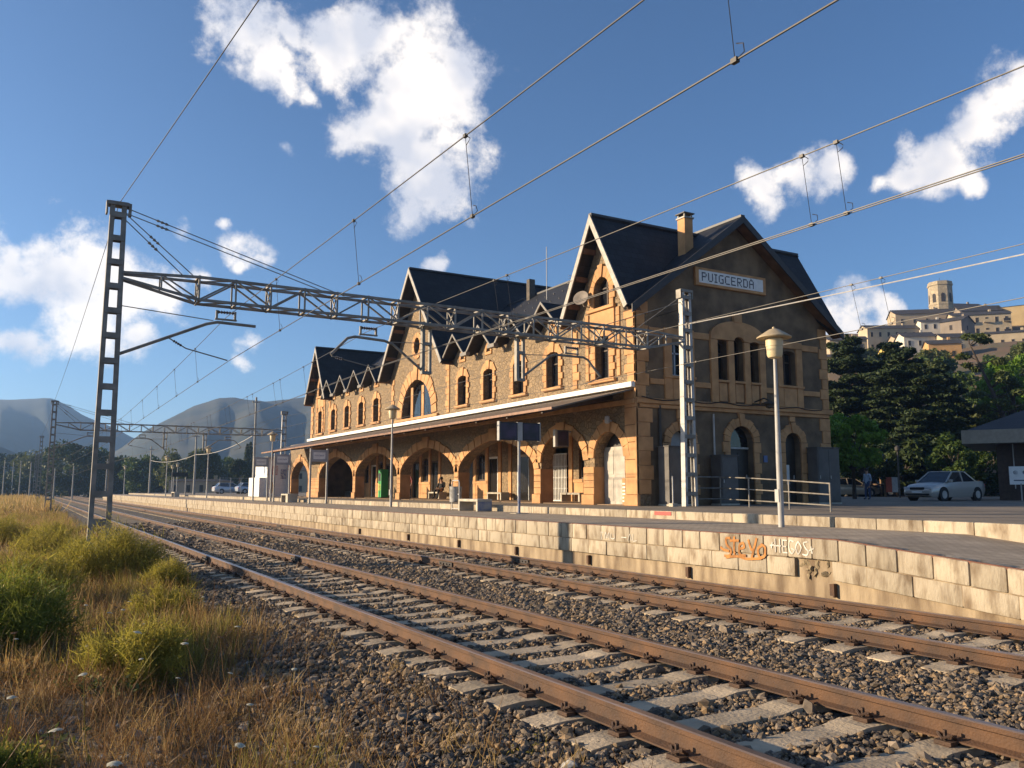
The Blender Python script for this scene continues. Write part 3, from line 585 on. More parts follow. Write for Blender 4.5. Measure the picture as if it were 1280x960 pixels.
# arcade: voussoirs, pier blocks, plinths
for a, c, zs, za, p in ARCH: voussoirs(max(a, Y1 + .3) if c > Y1 + 3 else a, c, zs, za - (.08 if c > Y1 + 3 else 0), p, .40 if c - a > 4 else .34, 15 if c - a > 4 else 9, fF, .06, .10)
piers = [(25.3, 25.95), (29.0, 29.5)] + [(A_BIG[i][1], A_BIG[i+1][0]) for i in range(3)] + [(58.85, Y1 + .3), (66.1, 66.7)]
for a, c in piers:
    n = 4; z0, z1 = G + .38, 2.32; h = (z1 - z0) / n
    for i in range(n): qblock(c - a + .02, h - .014, .05, fF, a - .01, z0 + i * h, ochre, 'pier_block')
    qblock(c - a + .14, .37, .11, fF, a - .07, G, ochre, 'plinth')
    B().box(XF + .02, XF + .56, a - .004, c + .004, G, 2.30).make('pier_reveal', ochre, st)
for i in range(6): qblock(.66, .60 - .014, .05, fF, Y0 - .05, G + .38 + i * .6, ochre, 'pier_block')
qblock(.74, .37, .11, fF, Y0 - .11, G, ochre, 'plinth')
# rendered band above the arches, cornice
qblock(Y1 - Y0, .18, .10, fF, Y0, 4.42, ochre, 'string_course')
# white ledge above the canopy
B().box(XF - .22, XF + .001, Y0 - .02, Y1 + .3, 5.0, 5.17).make('white_ledge', white, st)
# ---- near end wall dressings
qb = lambda x0, x1, z0, z1, pr, nm='render_panel', mat=ochre: qblock(x1 - x0, z1 - z0, pr, fE, x0, z0, mat, nm)
qb(XF - .02, XB + .1, 4.44, 4.62, .16, 'cornice'); qb(XF + .1, XB - .05, 4.30, 4.435, .09, 'cornice')
quoins(XF - .06, G + .4, 4.28, 1, fE, .62, .74, 6, .05); quoins(XB + .02, G + .4, 4.28, -1, fE, .45, .58, 6, .05)
quoins(XF - .06, 4.64, 8.05, 1, fE, .46, .62, 8, .05); quoins(XB + .02, 4.64, 7.9, -1, fE, .34, .46, 8, .05)
for x0, x1 in ((18.6, 19.24), (20.66, 21.42), (24.22, 24.86), (26.26, 27.2)): qb(x0, x1, 5.14, 5.34, .06, 'string_course'); qb(x0, x1, 6.92, 7.16, .05, 'string_course') if x0 < 22 or x0 > 26 else None
for x0, x1, t in ((19.25, 19.6, 6.9), (20.30, 20.65, 6.9), (24.87, 25.16, 6.95), (25.92, 26.25, 6.95)): qb(x0, x1, 4.64, t, .07, 'pilaster')
qb(19.25, 20.65, 6.91, 7.20, .075, 'lintel'); qb(24.87, 26.25, 6.96, 7.22, .075, 'lintel')
qb(19.62, 20.28, 4.64, 5.40, .055, 'apron_panel'); qb(25.18, 25.90, 4.64, 5.40, .055, 'apron_panel')
for x0, x1 in ((19.25, 20.65), (24.87, 26.25)): qb(x0 - .03, x1 + .03, 5.40, 5.49, .12, 'sill')
for x0, x1 in ((21.43, 21.77), (22.29, 22.59), (23.11, 23.41), (23.91, 24.21)): qb(x0, x1, 4.64, 6.98, .09, 'pilaster')
for a, c, s_, t_ in EW3: qb(a + .05, c - .05, 4.70, 5.38, .045, 'apron_panel'); qb(a - .01, c + .01, 5.40, 5.485, .12, 'sill')
ho = [(21.43, 6.985)] + [(22.82 + 1.39 * math.cos(math.pi * (1 - i / 14)), 7.12 + .62 * math.sin(math.pi * i / 14)) for i in range(15)] + [(24.21, 6.985)]
hl = [(24.21, 6.985), (21.43, 6.985)]
lo = []
for a, c, s_, t_ in EW3:
    cx_, r_ = (a + c) / 2, (c - a) / 2
    lo += [(cx_ - r_ * math.cos(math.pi * i / 8), max(6.99, s_ + (t_ - s_) * math.sin(math.pi * i / 8))) for i in range(9)]
panel('arched_head', ho + list(reversed(lo)), [], .12, lambda u, v, d: fE(u, v, d - .10), ochre, st)
qb(22.62, 23.02, 7.70, 8.02, .12, 'keystone')
for a, c, zs, za, n in ((22.27, 23.47, 3.22, 3.82, 11), (25.13, 26.0, 3.28, 3.66, 9), (19.45, 20.4, 3.1, 3.55, 9)):
    voussoirs(a, c, zs, za, 2, .30, n, fE, .07, .1)
    for s, u in ((-1, a), (1, c)): quoins(u, G, zs, s, fE, .26, .36, 6, .07)
    qb((a+c)/2 - .15, (a+c)/2 + .15, za + .42, 4.29, .07, 'keystone')
# doors of the end wall
dk = M('dark_door_paint', (.030, .024, .020), .5, .2)
def door(x0, x1, z1, mat, ax='x', pos=Y0 + .28, panels=2):
    mk_ = (lambda a, c, d0, d1, v0, v1: B().box(a, c, pos + d0, pos + d1, v0, v1)) if ax == 'x' else (lambda a, c, d0, d1, v0, v1: B().box(pos + d0, pos + d1, a, c, v0, v1))
    o = mk_(x0, x1, 0, .06, G, z1).make('door', mat, st)
    for i in range(panels):
        w = (x1 - x0) / panels; mk_(x0 + i*w + .07, x0 + (i+1)*w - .07, -.02, .0, G + .2, G + 1.0).make('door_panel', mat, o); mk_(x0 + i*w + .07, x0 + (i+1)*w - .07, -.02, .0, G + 1.15, z1 - .15).make('door_panel', mat, o)
    mk_(x1 - .16, x1 - .13, -.06, -.02, G + .95, G + 1.1).make('handle', steel_pale, o); return o
door(22.27, 23.47, 3.0, dk); B().box(22.27, 23.47, Y0 + .29, Y0 + .31, 3.06, 3.83).make('fanlight', glass, st)
B().box(22.29, 23.45, Y0 + .22, Y0 + .27, 2.98, 3.05).make('transom', M('pale_transom_paint', (.42, .42, .40), .6, .1), st)
door(25.13, 26.0, 3.68, dk, panels=1); door(19.45, 20.4, 3.58, M('pale_grey_door', (.36, .37, .38), .6, .1), panels=1)
B().box(25.4, 25.62, Y0 + .245, Y0 + .255, G + .75, G + 1.5).make('notice_sheet', white, st)
# arcade doors and windows
wframe = M('white_door_frame', (.70, .68, .63), .6, .08); dg = M('dark_glazed_door', (.02, .018, .016), .15, .1)
for i, (a, c) in enumerate(doors):
    b = B(); b.box(XA + .02, XA + .14, a, a + .09, G, 3.2).box(XA + .02, XA + .14, c - .09, c, G, 3.2).box(XA + .02, XA + .14, a + .09, c - .09, 3.09, 3.2); f_ = b.make('door_frame', wframe if i in (0, 1, 6) else wood_dark, st)
    B().box(XA + .08, XA + .12, a + .09, c - .09, G + .01, 3.09).make('door_leaf', dg, f_)
for a, c in wins_r: framed('window', (a+c)/2, (c-a)/2, 1.95, 3.4, XA, arched=.2, dep=.1)
for a, c in wins_r: B().box(XA - .09, XA + .02, a - .35, c + .35, 1.80, 1.93).make('sill', ochre, st); B().box(XA - .05, XA + .01, a - .30, c + .30, G, 1.80).make('dado_panel', ochre, st)
for a, c in A_BIG[:4]:
    m_ = (a + c) / 2
    for u in ((m_ - .78, m_ + .62, m_ + 2.05, m_ - 2.2) if a > 30 else (31.6, 33.6, 35.0, 37.1)): B().box(XA - .06, XA + .01, u - .14, u + .14, G, 4.3).make('pilaster', ochre, st)
gate = B().box(XA - .10, XA - .06, 31.85, 33.3, G + .02, G + .08).make('lattice_gate', wframe, st)
for i in range(12): B().box(XA - .10, XA - .07, 31.87 + i*.125, 31.91 + i*.125, G + .08, 3.1).make('gate_bar', wframe, gate)
for z in (1.5, 2.0, 2.5, 3.06): B().box(XA - .065, XA - .045, 31.85, 33.3, z, z + .06).make('gate_rail', wframe, gate)
# store bay beside the corner: white double doors, their shadow painted in as grey
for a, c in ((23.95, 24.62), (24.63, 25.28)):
    o = B().box(18.42, 18.48, a, c, G + .01, 3.02).make('door', M('shade_greyed_white_paint', (.46, .42, .36), .7, .15, vscale=3), st); B().box(18.405, 18.42, a + .08, c - .08, G + .15, G + .95).make('door_panel', MATS['shade_greyed_white_paint'], o); B().box(18.405, 18.42, a + .08, c - .08, G + 1.1, 2.9).make('door_panel', MATS['shade_greyed_white_paint'], o)
B().box(18.49, 18.54, 23.45, 25.35, 3.02, 3.6).make('fanlight', dk, st)
o = B().box(18.2, 18.5, 23.5, 23.93, G, G + .95).make('electric_cupboard', ochre, st)
for i in range(6): B().box(18.17, 18.2, 23.56, 23.88, G + .12 + i*.12, G + .18 + i*.12).make('louvre', wframe, o)
B().box(18.49, 18.54, 23.48, 23.96, G + .95, 3.02).make('store_wall', ochre, st)
# ---- canopy over the front
cm = M('canopy_sheet', (.15, .115, .085), .6, .15, vscale=2, bump=.15)
zc = lambda x: 4.20 + (x - 15.) * .255
b = B(); ya, yb = 23.3, 63.4
b.prism([(15, ya + .1, zc(15)), (XF - .002, Y0 + .05, zc(XF)), (XF - .002, yb, zc(XF)), (15, yb, zc(15))], [(15, ya + .1, zc(15) - .05), (XF - .002, Y0 + .05, zc(XF) - .05), (XF - .002, yb, zc(XF) - .05), (15, yb, zc(15) - .05)]); cano = b.make('canopy', cm, st)
B().prism([(XF, Y1 + .002, zc(XF)), (20.9, Y1 + .002, zc(XF) + .35), (20.9, yb + 3.4, zc(XF) + .35), (XF, yb + 3.4, zc(XF))], [(XF, Y1 + .002, zc(XF) - .1), (20.9, Y1 + .002, zc(XF) + .25), (20.9, yb + 3.4, zc(XF) + .25), (XF, yb + 3.4, zc(XF) - .1)]).make('bay_roof', cm, st)
B().box(14.93, 15.002, ya + .1, yb, zc(15) - .075, zc(15) + .012).make('gutter', M('copper_gutter', (.30, .15, .08), .5, .2), cano)
for y in np.arange(24.2, 63, 2.43): B().prism([(15.05, y - .05, zc(15.05) - .16), (15.05, y + .05, zc(15.05) - .16), (15.05, y + .05, zc(15.05) - .051), (15.05, y - .05, zc(15.05) - .051)], [(XF - .01, y - .05, zc(XF) - .28), (XF - .01, y + .05, zc(XF) - .28), (XF - .01, y + .05, zc(XF) - .051), (XF - .01, y - .05, zc(XF) - .051)]).make('rafter', wood_dark, cano)
# ---- roofs
def roof_slab(q, t, mat, nm='roof_slope', parent=st):
    n = (Vector(q[1]) - Vector(q[0])).cross(Vector(q[-1]) - Vector(q[0])).normalized(); n = n if n.z > 0 else -n
    return B().prism([tuple(Vector(p)) for p in q], [tuple(Vector(p) - n * t) for p in q]).make(nm, mat, parent)
XO0, XO1, YO0, YO1 = 17.5, 28.2, 22.3, 61.75
for x_, s_ in ((XO0, 1), (XO1, -1)):
    xi = x_ + s_ * .55; zi = ZE + .55 * SLOPE
    roof_slab([(xi, Y0 + .02, zi), (XR, Y0 + .02, ZR), (XR, Y1 - .02, ZR), (xi, Y1 - .02, zi)], .14, slate)
    for ya_, yb_ in ((YO0, Y0 + .018), (Y1 - .018, YO1)): roof_slab([(x_, ya_, ZE), (XR, ya_, ZR), (XR, yb_, ZR), (x_, yb_, ZE)], .14, slate)
def cross(c, hw, zr, x0, both=True, t=.13, sm=slate_x):
    """cross gable: slopes run back into the main roof along their valleys"""
    k = (zr - ZE) / hw; zt = min(zr, ZR); yo = (zr - zt) / k; xv = min(XR, 17.5 + (zt - ZE) / SLOPE + .12)
    for mir in ((0, 1) if both else (0,)):
        mx_ = (lambda x: 2 * XR - x) if mir else (lambda x: x)
        for s in (-1, 1):
            q = [(mx_(x0), c, zr), (mx_(xv), c, zr)] + ([(mx_(xv), c + s * yo, zt)] if yo > .01 else []) + [(mx_(17.75), c + s * hw, ZE), (mx_(x0), c + s * hw, ZE)]
            roof_slab(q, t, sm)
    for s in (-1, 1):      # barge boards on the track side
        w = .20 if hw > 1.5 else .085; d = Vector((0, s * hw, ZE - zr)).normalized(); n_ = Vector((0, -d.z * s, d.y * s)); n_ = n_ if n_.z > 0 else -n_; A = Vector((x0 - .03, c, zr + .02)); C = Vector((x0 - .03, c + s * hw, ZE + .02))
        B().prism([A, C, C - n_ * w, A - Vector((0, 0, 1)) * w / max(.3, n_.z)], [p + Vector((.05, 0, 0)) for p in (A, C, C - n_ * w, A - Vector((0, 0, 1)) * w / max(.3, n_.z))]).make('barge_board', zinc if hw > 1.5 else M('dull_zinc', (.20, .18, .155), .6, .15), st)
    if hw > 1.5:
        for s in (-1, 1):  # boarded soffit and purlin ends
            d = (zr - ZE) / hw; roof_slab([(x0 + .03, c + s*.02, zr - .16), (XF + .02, c + s*.02, zr - .16), (XF + .02, c + s * (hw - .02), ZE - .14), (x0 + .03, c + s * (hw - .02), ZE - .14)], .02, brown_soffit, 'soffit')
            for k in (.25, .5, .75): B().box(x0 + .06, XF + .02, c + s*hw*k - .06, c + s*hw*k + .06, zr - d*hw*k - .38, zr - d*hw*k - .2).make('purlin', brown_soffit, st)
cross(PAV[0][0], PAV[0][1], 11.55, 17.4); cross(PAV[1][0], PAV[1][1], 11.65, 17.4); cross(CEN[0], CEN[1], 13.44, 17.3)
for w in WY:
    cross(w, 1.30, 8.94, 17.42, False, .07)
for a, c in zip(WY[:3] + WY[4:7], WY[1:4] + WY[5:]): B().box(17.32, 17.52, (a+c)/2 - .32, (a+c)/2 + .32, ZE - .06, ZE + .10).make('rainwater_hopper', M('dull_zinc', (.20, .18, .155), .6, .15), st)
# snow hooks on the main slope
b = B()
for j in range(4):
    for i in range(44): x = 18.9 + j * .95; y = 27.2 + i * .78 + (j % 2) * .39; z = ZE + (x - 17.5) * SLOPE; b.box(x, x + .05, y, y + .035, z, z + .07)
b.make('snow_hooks', M('dark_hook', (.07, .065, .06), .6, .1), st)['kind'] = 'stuff'
# end verge
for s, xe in ((-1, XO0), (1, XO1)):
    A = Vector((XR, YO0 - .03, ZR + .02)); C = Vector((xe, YO0 - .03, ZE + .02)); q = [A, C, C - Vector((0, 0, .30)), A - Vector((0, 0, .30))]
    B().prism(q, [p + Vector((0, .05, 0)) for p in q]).make('barge_board', M('dark_verge', (.035, .033, .035), .6, .1), st)
    roof_slab([(XR, YO0 + .02, ZR - .165), (xe, YO0 + .02, ZE - .165), (xe, Y0 + .02, ZE - .165), (XR, Y0 + .02, ZR - .165)], .02, brown_soffit, 'soffit')
for zz, c, hw, x0 in ((11.55, *PAV[0], 17.4), (13.44, *CEN, 17.3), (11.65, *PAV[1], 17.4)): B().box(x0, 2 * XR - x0, c - .09, c + .09, zz - .03, zz + .05).make('ridge_capping', M('dark_ridge_zinc', (.05, .05, .055), .5, .1), st)
B().box(XR - .1, XR + .1, YO0, YO1, ZR - .05, ZR + .04).make('ridge_capping', MATS['dark_ridge_zinc'], st)
ch = B().box(20.8, 21.2, 23.25, 23.65, 9.6, 11.62).make('chimney', ochre, st)
B().box(20.76, 21.24, 23.21, 23.69, 11.62, 11.68).make('chimney_cap', zinc, ch)
for dx, dy in ((-.17, -.17), (.17, -.17), (-.17, .17), (.17, .17)): B().box(21+dx-.025, 21+dx+.025, 23.45+dy-.025, 23.45+dy+.025, 11.68, 11.80).make('cowl_leg', zinc, ch)
B().box(20.74, 21.26, 23.19, 23.71, 11.80, 11.84).make('cowl', M('dark_cowl', (.06, .05, .045), .6, .1), ch)
o = B().box(22.4, 22.75, 37.2, 37.5, 11.3, 12.55).make('chimney', M('dark_render', (.13, .11, .09), .9, .2), st)  # second chimney in a plain dark render
B().tube([(21.4, 33.9, 10.4), (21.4, 33.9, 13.3)], .02, 6).make('lightning_rod', steel_pale, st)
# satellite dish and aerial on the front gable
o = B().lathe((0, 0, 0), [(.02, -.07), (.2, -.05), (.34, 0), (.36, .012), (.33, .012), (.18, -.035), (.01, -.055)], 20).make('satellite_dish', M('dish_grey', (.30, .25, .20), .6, .1), st, smooth=True); o.scale = (.85,) * 3; o.location = (17.6, 25.5, 8.62); o.rotation_euler = (R(10), R(-68), R(20))
B().tube([(17.62, 25.55, 8.6), (17.75, 25.5, 8.3), (18.0, 25.5, 8.3)], .025, 6).make('dish_arm', zinc, st)
b = B(); b.tube([(17.8, 25.95, 8.5), (17.8, 25.95, 9.65)], .018, 6)
for i in range(6): b.tube([(17.35, 25.95, 9.05 + i*.1), (18.0, 25.95, 9.05 + i*.1)], .008, 4); b.tube([(17.35 + i*.12, 25.7, 9.3), (17.35 + i*.12, 26.2, 9.3)], .008, 4)
b.tube([(17.3, 25.95, 9.3), (18.05, 25.95, 9.3)], .012, 5); b.make('aerial', steel_pale, st)
# name board of small dark tiles
FONT = {'P': ('11110', '10001', '10001', '11110', '10000', '10000', '10000'), 'U': ('10001',) * 6 + ('01110',), 'I': ('111', '010', '010', '010', '010', '010', '111'), 'G': ('01111', '10000', '10000', '10011', '10001', '10001', '01111'), 'C': ('01111', '10000', '10000', '10000', '10000', '10000', '01111'), 'E': ('11111', '10000', '10000', '11110', '10000', '10000', '11111'), 'R': ('11110', '10001', '10001', '11110', '10100', '10010', '10001'), 'D': ('11110', '10001', '10001', '10001', '10001', '10001', '11110'), 'A': ('01110', '10001', '10001', '11111', '10001', '10001', '10001')}
sg = qblock(24.36 - 20.77, .68, .10, fE, 20.77, 8.93, ochre, 'name_board')
qblock(3.27, .48, .112, fE, 20.93, 9.03, white, 'name_board_face', sg)
u = 21.06; ps = .0475; ltm = M('dark_sign_tile', (.05, .045, .06), .4, .1)
for chh in 'PUIGCERDA':
    g_ = FONT[chh]; b = B()
    for r_, row in enumerate(g_):
        for c_, v in enumerate(row):
            if v == '1': b.box(u + c_*ps, u + c_*ps + ps*.93, Y0 - .1195, Y0 - .10, 9.10 + (6 - r_)*ps, 9.10 + (6 - r_)*ps + ps*.93)
    b.make('letter', ltm, sg, fix=False); u += (len(g_[0]) + 1.55) * ps
B().prism([(u - 5.0*ps, Y0 - .1195, 9.455), (u - 3.9*ps, Y0 - .1195, 9.44), (u - 3.9*ps, Y0 - .1195, 9.47), (u - 5.0*ps, Y0 - .1195, 9.49)], [(u - 5.0*ps, Y0 - .10, 9.455), (u - 3.9*ps, Y0 - .10, 9.44), (u - 3.9*ps, Y0 - .10, 9.47), (u - 5.0*ps, Y0 - .10, 9.49)]).make('letter', ltm, sg)
# small fittings of the end wall: downpipe, cables, lamp
B().tube([(18.98, Y0 - .06, 4.4), (18.98, Y0 - .06, G)], .05, 8).make('downpipe', M('dark_downpipe', (.05, .045, .04), .6, .1), st)
B().tube([(21.45, Y0 - .09, 4.2), (21.45, Y0 - .09, 2.6)], .035, 8).make('conduit', steel_pale, st)
B().tube([(18.1 + i*.45, Y0 - .18, 4.66 - .10*abs(math.sin(i*.75))) for i in range(21)], .018, 5).make('cable', black, st)
o = B().tube([(23.6, Y0 - .02, 4.75), (23.6, Y0 - .5, 4.85), (23.6, Y0 - .75, 4.75)], .03, 6).make('wall_lamp', M('dark_lamp_metal', (.06, .05, .04), .5, .1), st)
B().lathe((23.6, Y0 - .75, 4.55), [(.02, .2), (.28, .1), (.30, .06), (.14, .04), (.12, -.06), (.03, -.1)], 14).make('lamp_shade', MATS['dark_lamp_metal'], o)
B().box(23.98, 24.16, Y0 - .04, Y0 + .01, 2.5, 2.75).make('door_plate', M('blue_enamel', (.08, .13, .3), .4, .1), st)
o = B().tube([(17.9, 24.1, 3.9), (17.75, 24.1, 3.95)], .03, 6).make('floodlight', steel_pale, st); B().lathe((17.72, 24.1, 3.80), [(.06, 0), (.10, .05), (.09, .25), (.04, .28)], 10).make('floodlight_head', steel_pale, o)
# ------------------------------------------------------------------ overhead line structures
def mast(name, loc, h, w0, w1, label, group, lit=galv, arm=True):
    """two channel legs joined by batten plates"""
    t = empty(name, loc, label, 'mast', group)
    for s in (-1, 1):
        b = B(); a = Vector((s * w0 / 2, 0, -.25)); c = Vector((s * w1 / 2, 0, h)); 
        b.bar(a, c, .022, .20)
        for q in (-1, 1): b.bar(a + Vector((-s * .045, q * .09, 0)), c + Vector((-s * .045, q * .09, 0)), .09, .016)
        b.make('leg', lit, t)
    z = .35; k = 0
    while z < h - .1:
        w = w0 + (w1 - w0) * z / h; b = B()
        for q in (-1, 1): b.box(-w/2 + .01, w/2 - .01, q*.105 - .007, q*.105 + .007, z, z + .13)
        b.box(-w/2 + .02, -w/2 + .05, -.1, .1, z + .05, z + .08).box(-w/2 + .02, w/2 - .02, -.1, .1, z + .055, z + .062)
        b.make('batten', lit, t); z += .62 - .10 * z / h; k += 1
    b = B(); b.box(-w1/2 - .05, w1/2 + .05, -.14, .14, h - .03, h + .05).box(-w1/2 - .09, -w1/2 - .05, -.12, .12, h - .22, h + .05).box(w1/2 + .05, w1/2 + .10, -.08, .08, h - .22, h + .05); b.make('mast_cap', lit, t)
    return t
def insul(b, p, q, r=.045, n=5):
    p, q = Vector(p), Vector(q)
    for i in range(n): a = p.lerp(q, (i + .15) / n); c = p.lerp(q, (i + .75) / n); b.tube([a, c], [r, r * .6], 8)
    b.tube([p, q], r * .4, 6)
ins_m = M('brown_insulator', (.06, .035, .028), .25, .1)
GY = 21.4
def cantilever(root, pts, saddle, steady, stay=None):
    b = B().tube(pts, .038, 8); c = b.make('bracket_arm', galv, root)
    sx, sz = saddle; b = B()
    for dx in (-.22, .22): b.box(sx + dx - .025, sx + dx + .025, -.03, .03, sz - .14, sz + .1)
    b.box(sx - .26, sx + .26, -.03, .03, sz - .14, sz - .10); b.make('saddle', galv, c)
    b = B(); insul(b, (sx - .2, 0, sz + .06), (sx + .2, 0, sz + .06), .05, 6); b.make('insulator', ins_m, c)
    b = B().tube(steady, .016, 6); b.make('steady_arm', galv, c)
    b = B(); d = Vector(steady[1]) - Vector(steady[0]); insul(b, Vector(steady[0]) + d * .25, Vector(steady[0]) + d * .75, .04, 4); b.make('insulator', ins_m, c)
    if stay: B().tube(stay, .012, 6).make('stay_rod', galv, c)
def build_gantry(y, label):
    root = empty('overhead_line_gantry', (0, y, 0), label, 'gantry', 'gantries carrying the overhead lines')
    # legs and battens belong to the portal
    for x, z0, h, w0, w1, lit in ((1.485, -.3, 8.5, .47, .33, galv), (19.06, G, 7.25, .52, .36, steel_pale)):
        for s in (-1, 1):
            b = B(); a = Vector((x + s*w0/2, 0, z0 - .2)); c = Vector((x + s*w1/2, 0, z0 + h)); b.bar(a, c, .024, .20)
            for q in (-1, 1): b.bar(a + Vector((-s*.045, q*.09, 0)), c + Vector((-s*.045, q*.09, 0)), .09, .016)
            b.make('leg', lit, root)
        z = .35
        while z < h - .15:
            w = w0 + (w1 - w0) * z / h; b = B()
            for q in (-1, 1): b.box(x - w/2 + .01, x + w/2 - .01, q*.105 - .007, q*.105 + .007, z0 + z, z0 + z + .13)
            b.box(x - w/2 + .015, x + w/2 - .015, -.1, .1, z0 + z + .055, z0 + z + .065); b.make('batten', galv, root); z += .64 - .08 * z / h
        b = B(); b.box(x - w1/2 - .06, x + w1/2 + .06, -.14, .14, z0 + h - .04, z0 + h + .05).box(x - w1/2 - .1, x - w1/2 - .06, -.12, .12, z0 + h - .25, z0 + h + .05).box(x + w1/2 + .06, x + w1/2 + .12, -.08, .08, z0 + h - .25, z0 + h + .05); b.make('mast_cap', galv, root)
    zt, zb_, dy = 6.62, 6.06, .26; X0, XA_, XB_, X1 = 1.66, 3.35, 17.2, 18.9
    for s in (-1, 1):
        for zz, ze in ((zt, 6.56), (zb_, 6.42)): 
            b = B(); b.bar((X0, s*.10, ze), (XA_, s*dy, zz), .062).bar((XA_, s*dy, zz), (XB_, s*dy, zz), .065).bar((XB_, s*dy, zz), (X1, s*.10, ze), .062); b.make('chord', galv, root)
    n = 16; px = [XA_ + (XB_ - XA_) * i / n for i in range(n + 1)]
    for i, x in enumerate(px):
        for s in (-1, 1): B().bar((x, s*dy, zb_), (x, s*dy, zt), .04).make('post', galv, root)
        B().bar((x, -dy, zt + .03), (x, dy, zt + .03), .05, .04).make('strut', galv, root); B().bar((x, -dy, zb_ - .03), (x, dy, zb_ - .03), .05, .04).make('strut', galv, root)
        if i % 2 == 0: B().bar((x, -dy, zb_), (x, dy, zt), .03).bar((x, dy, zb_), (x, -dy, zt), .03).make('cross_brace', galv, root)
    for i in range(n):
        a, c = (zb_, zt) if i % 2 == 0 else (zt, zb_)
        for s in (-1, 1): B().bar((px[i], s*dy, a), (px[i+1], s*dy, c), .04).make('brace', galv, root)
        B().bar((px[i], -dy if i % 2 else dy, zt), (px[i+1], dy if i % 2 else -dy, zt), .03).make('brace', galv, root); B().bar((px[i], -dy if i % 2 else dy, zb_), (px[i+1], dy if i % 2 else -dy, zb_), .03).make('brace', galv, root)
    for xa, xb, xm in ((X0, XA_, 2.5), (X1, XB_, 18.05)):
        f = (xm - xa) / (xb - xa); zm_t = 6.56 + (zt - 6.56)*f; zm_b = 6.42 + (zb_ - 6.42)*f; ym = .10 + (dy - .10)*f
        for s in (-1, 1): B().bar((xm, s*ym, zm_b), (xm, s*ym, zm_t), .035).make('post', galv, root); B().bar((xm, s*ym, zm_t), (xb, s*dy, zb_), .035).make('brace', galv, root)
    for z0, x1, z1, yy in ((8.15, 7.15, 6.68, .2), (8.02, 6.4, 6.66, -.2), (8.0, 3.35, 6.68, .2), (7.85, 3.0, 6.6, -.2)):
        d = (Vector((x1, yy, z1)) - Vector((1.66, 0, z0))); b = B().tube([(1.66, 0, z0), (x1, yy, z1)], .013, 5); insul(b, Vector((1.66, 0, z0)) + d * (.7/d.length), Vector((1.66, 0, z0)) + d * (1.0/d.length), .04, 3); b.make('stay_cable', galv, root)
    for z0, x1, z1 in ((8.0, 17.0, 6.66), (7.8, 15.6, 6.66)): B().tube([(18.9, 0, z0), (x1, .2, z1)], .012, 5).make('stay_cable', galv, root)
    # brackets and drop posts
    cantilever(root, [(1.66, 0, 4.62), (3.6, 0, 5.53), (3.85, 0, 5.6), (4.78, 0, 5.58)], (4.05, 5.80), [(2.75, 0, 5.10), (3.15, 0, 4.88), (4.13, 0, 4.66)], [(1.66, 0, 5.78), (3.75, 0, 5.63)])
    for xp in (9.5, 12.55):
        o = B().bar((xp - .11, 0, zb_ + .1), (xp - .11, 0, 4.70), .09, .14).bar((xp + .11, 0, zb_ + .1), (xp + .11, 0, 4.70), .05, .14).box(xp - .15, xp + .14, -.08, .08, 4.68, 4.76).box(xp - .15, xp + .14, -.08, .08, 5.5, 5.58).box(xp - .2, xp + .2, -.28, .28, 6.0, 6.03).make('drop_post', galv, root)
    cantilever(root, [(9.4, 0, 4.76), (8.5, 0, 5.44), (8.25, 0, 5.52), (7.4, 0, 5.56), (7.2, 0, 5.5), (6.75, 0, 5.02)], (7.78, 5.76), [(6.78, 0, 4.98), (7.2, 0, 4.9), (8.0, 0, 4.75)], [(9.4, 0, 5.55), (8.4, 0, 5.5)])
    cantilever(root, [(12.66, 0, 4.84), (13.6, 0, 5.52), (13.8, 0, 5.58), (14.85, 0, 5.58), (15.0, 0, 5.52), (15.5, 0, 5.0)], (14.4, 5.78), [(15.5, 0, 5.0), (15.3, 0, 4.9), (14.9, 0, 4.75)], [(12.66, 0, 5.5), (13.7, 0, 5.55)])
    return root
g1 = build_gantry(GY, 'lattice gantry from the weeds across both tracks to the station end wall')
g2 = copytree(g1, None, (0, 73, 0)); g2['label'] = 'smaller-looking lattice gantry crossing the tracks beyond the far end of the canopy'
del g2['group']; del g1['group']
# masts farther down the line
mB = mast('catenary_mast', (1.3, 124, -.3), 8.6, .46, .33, 'lattice mast with a bracket among the weeds beyond the second gantry', 'masts along the weedy side')
B().tube([(.2, 0, 5.0), (2.3, 0, 5.85), (3.3, 0, 5.85)], .04, 6).make('bracket_arm', galv, mB)
mC = copytree(mB, None, (1.2, 176, -.3)); mC['label'] = 'farthest lattice mast with a bracket beside the tracks'
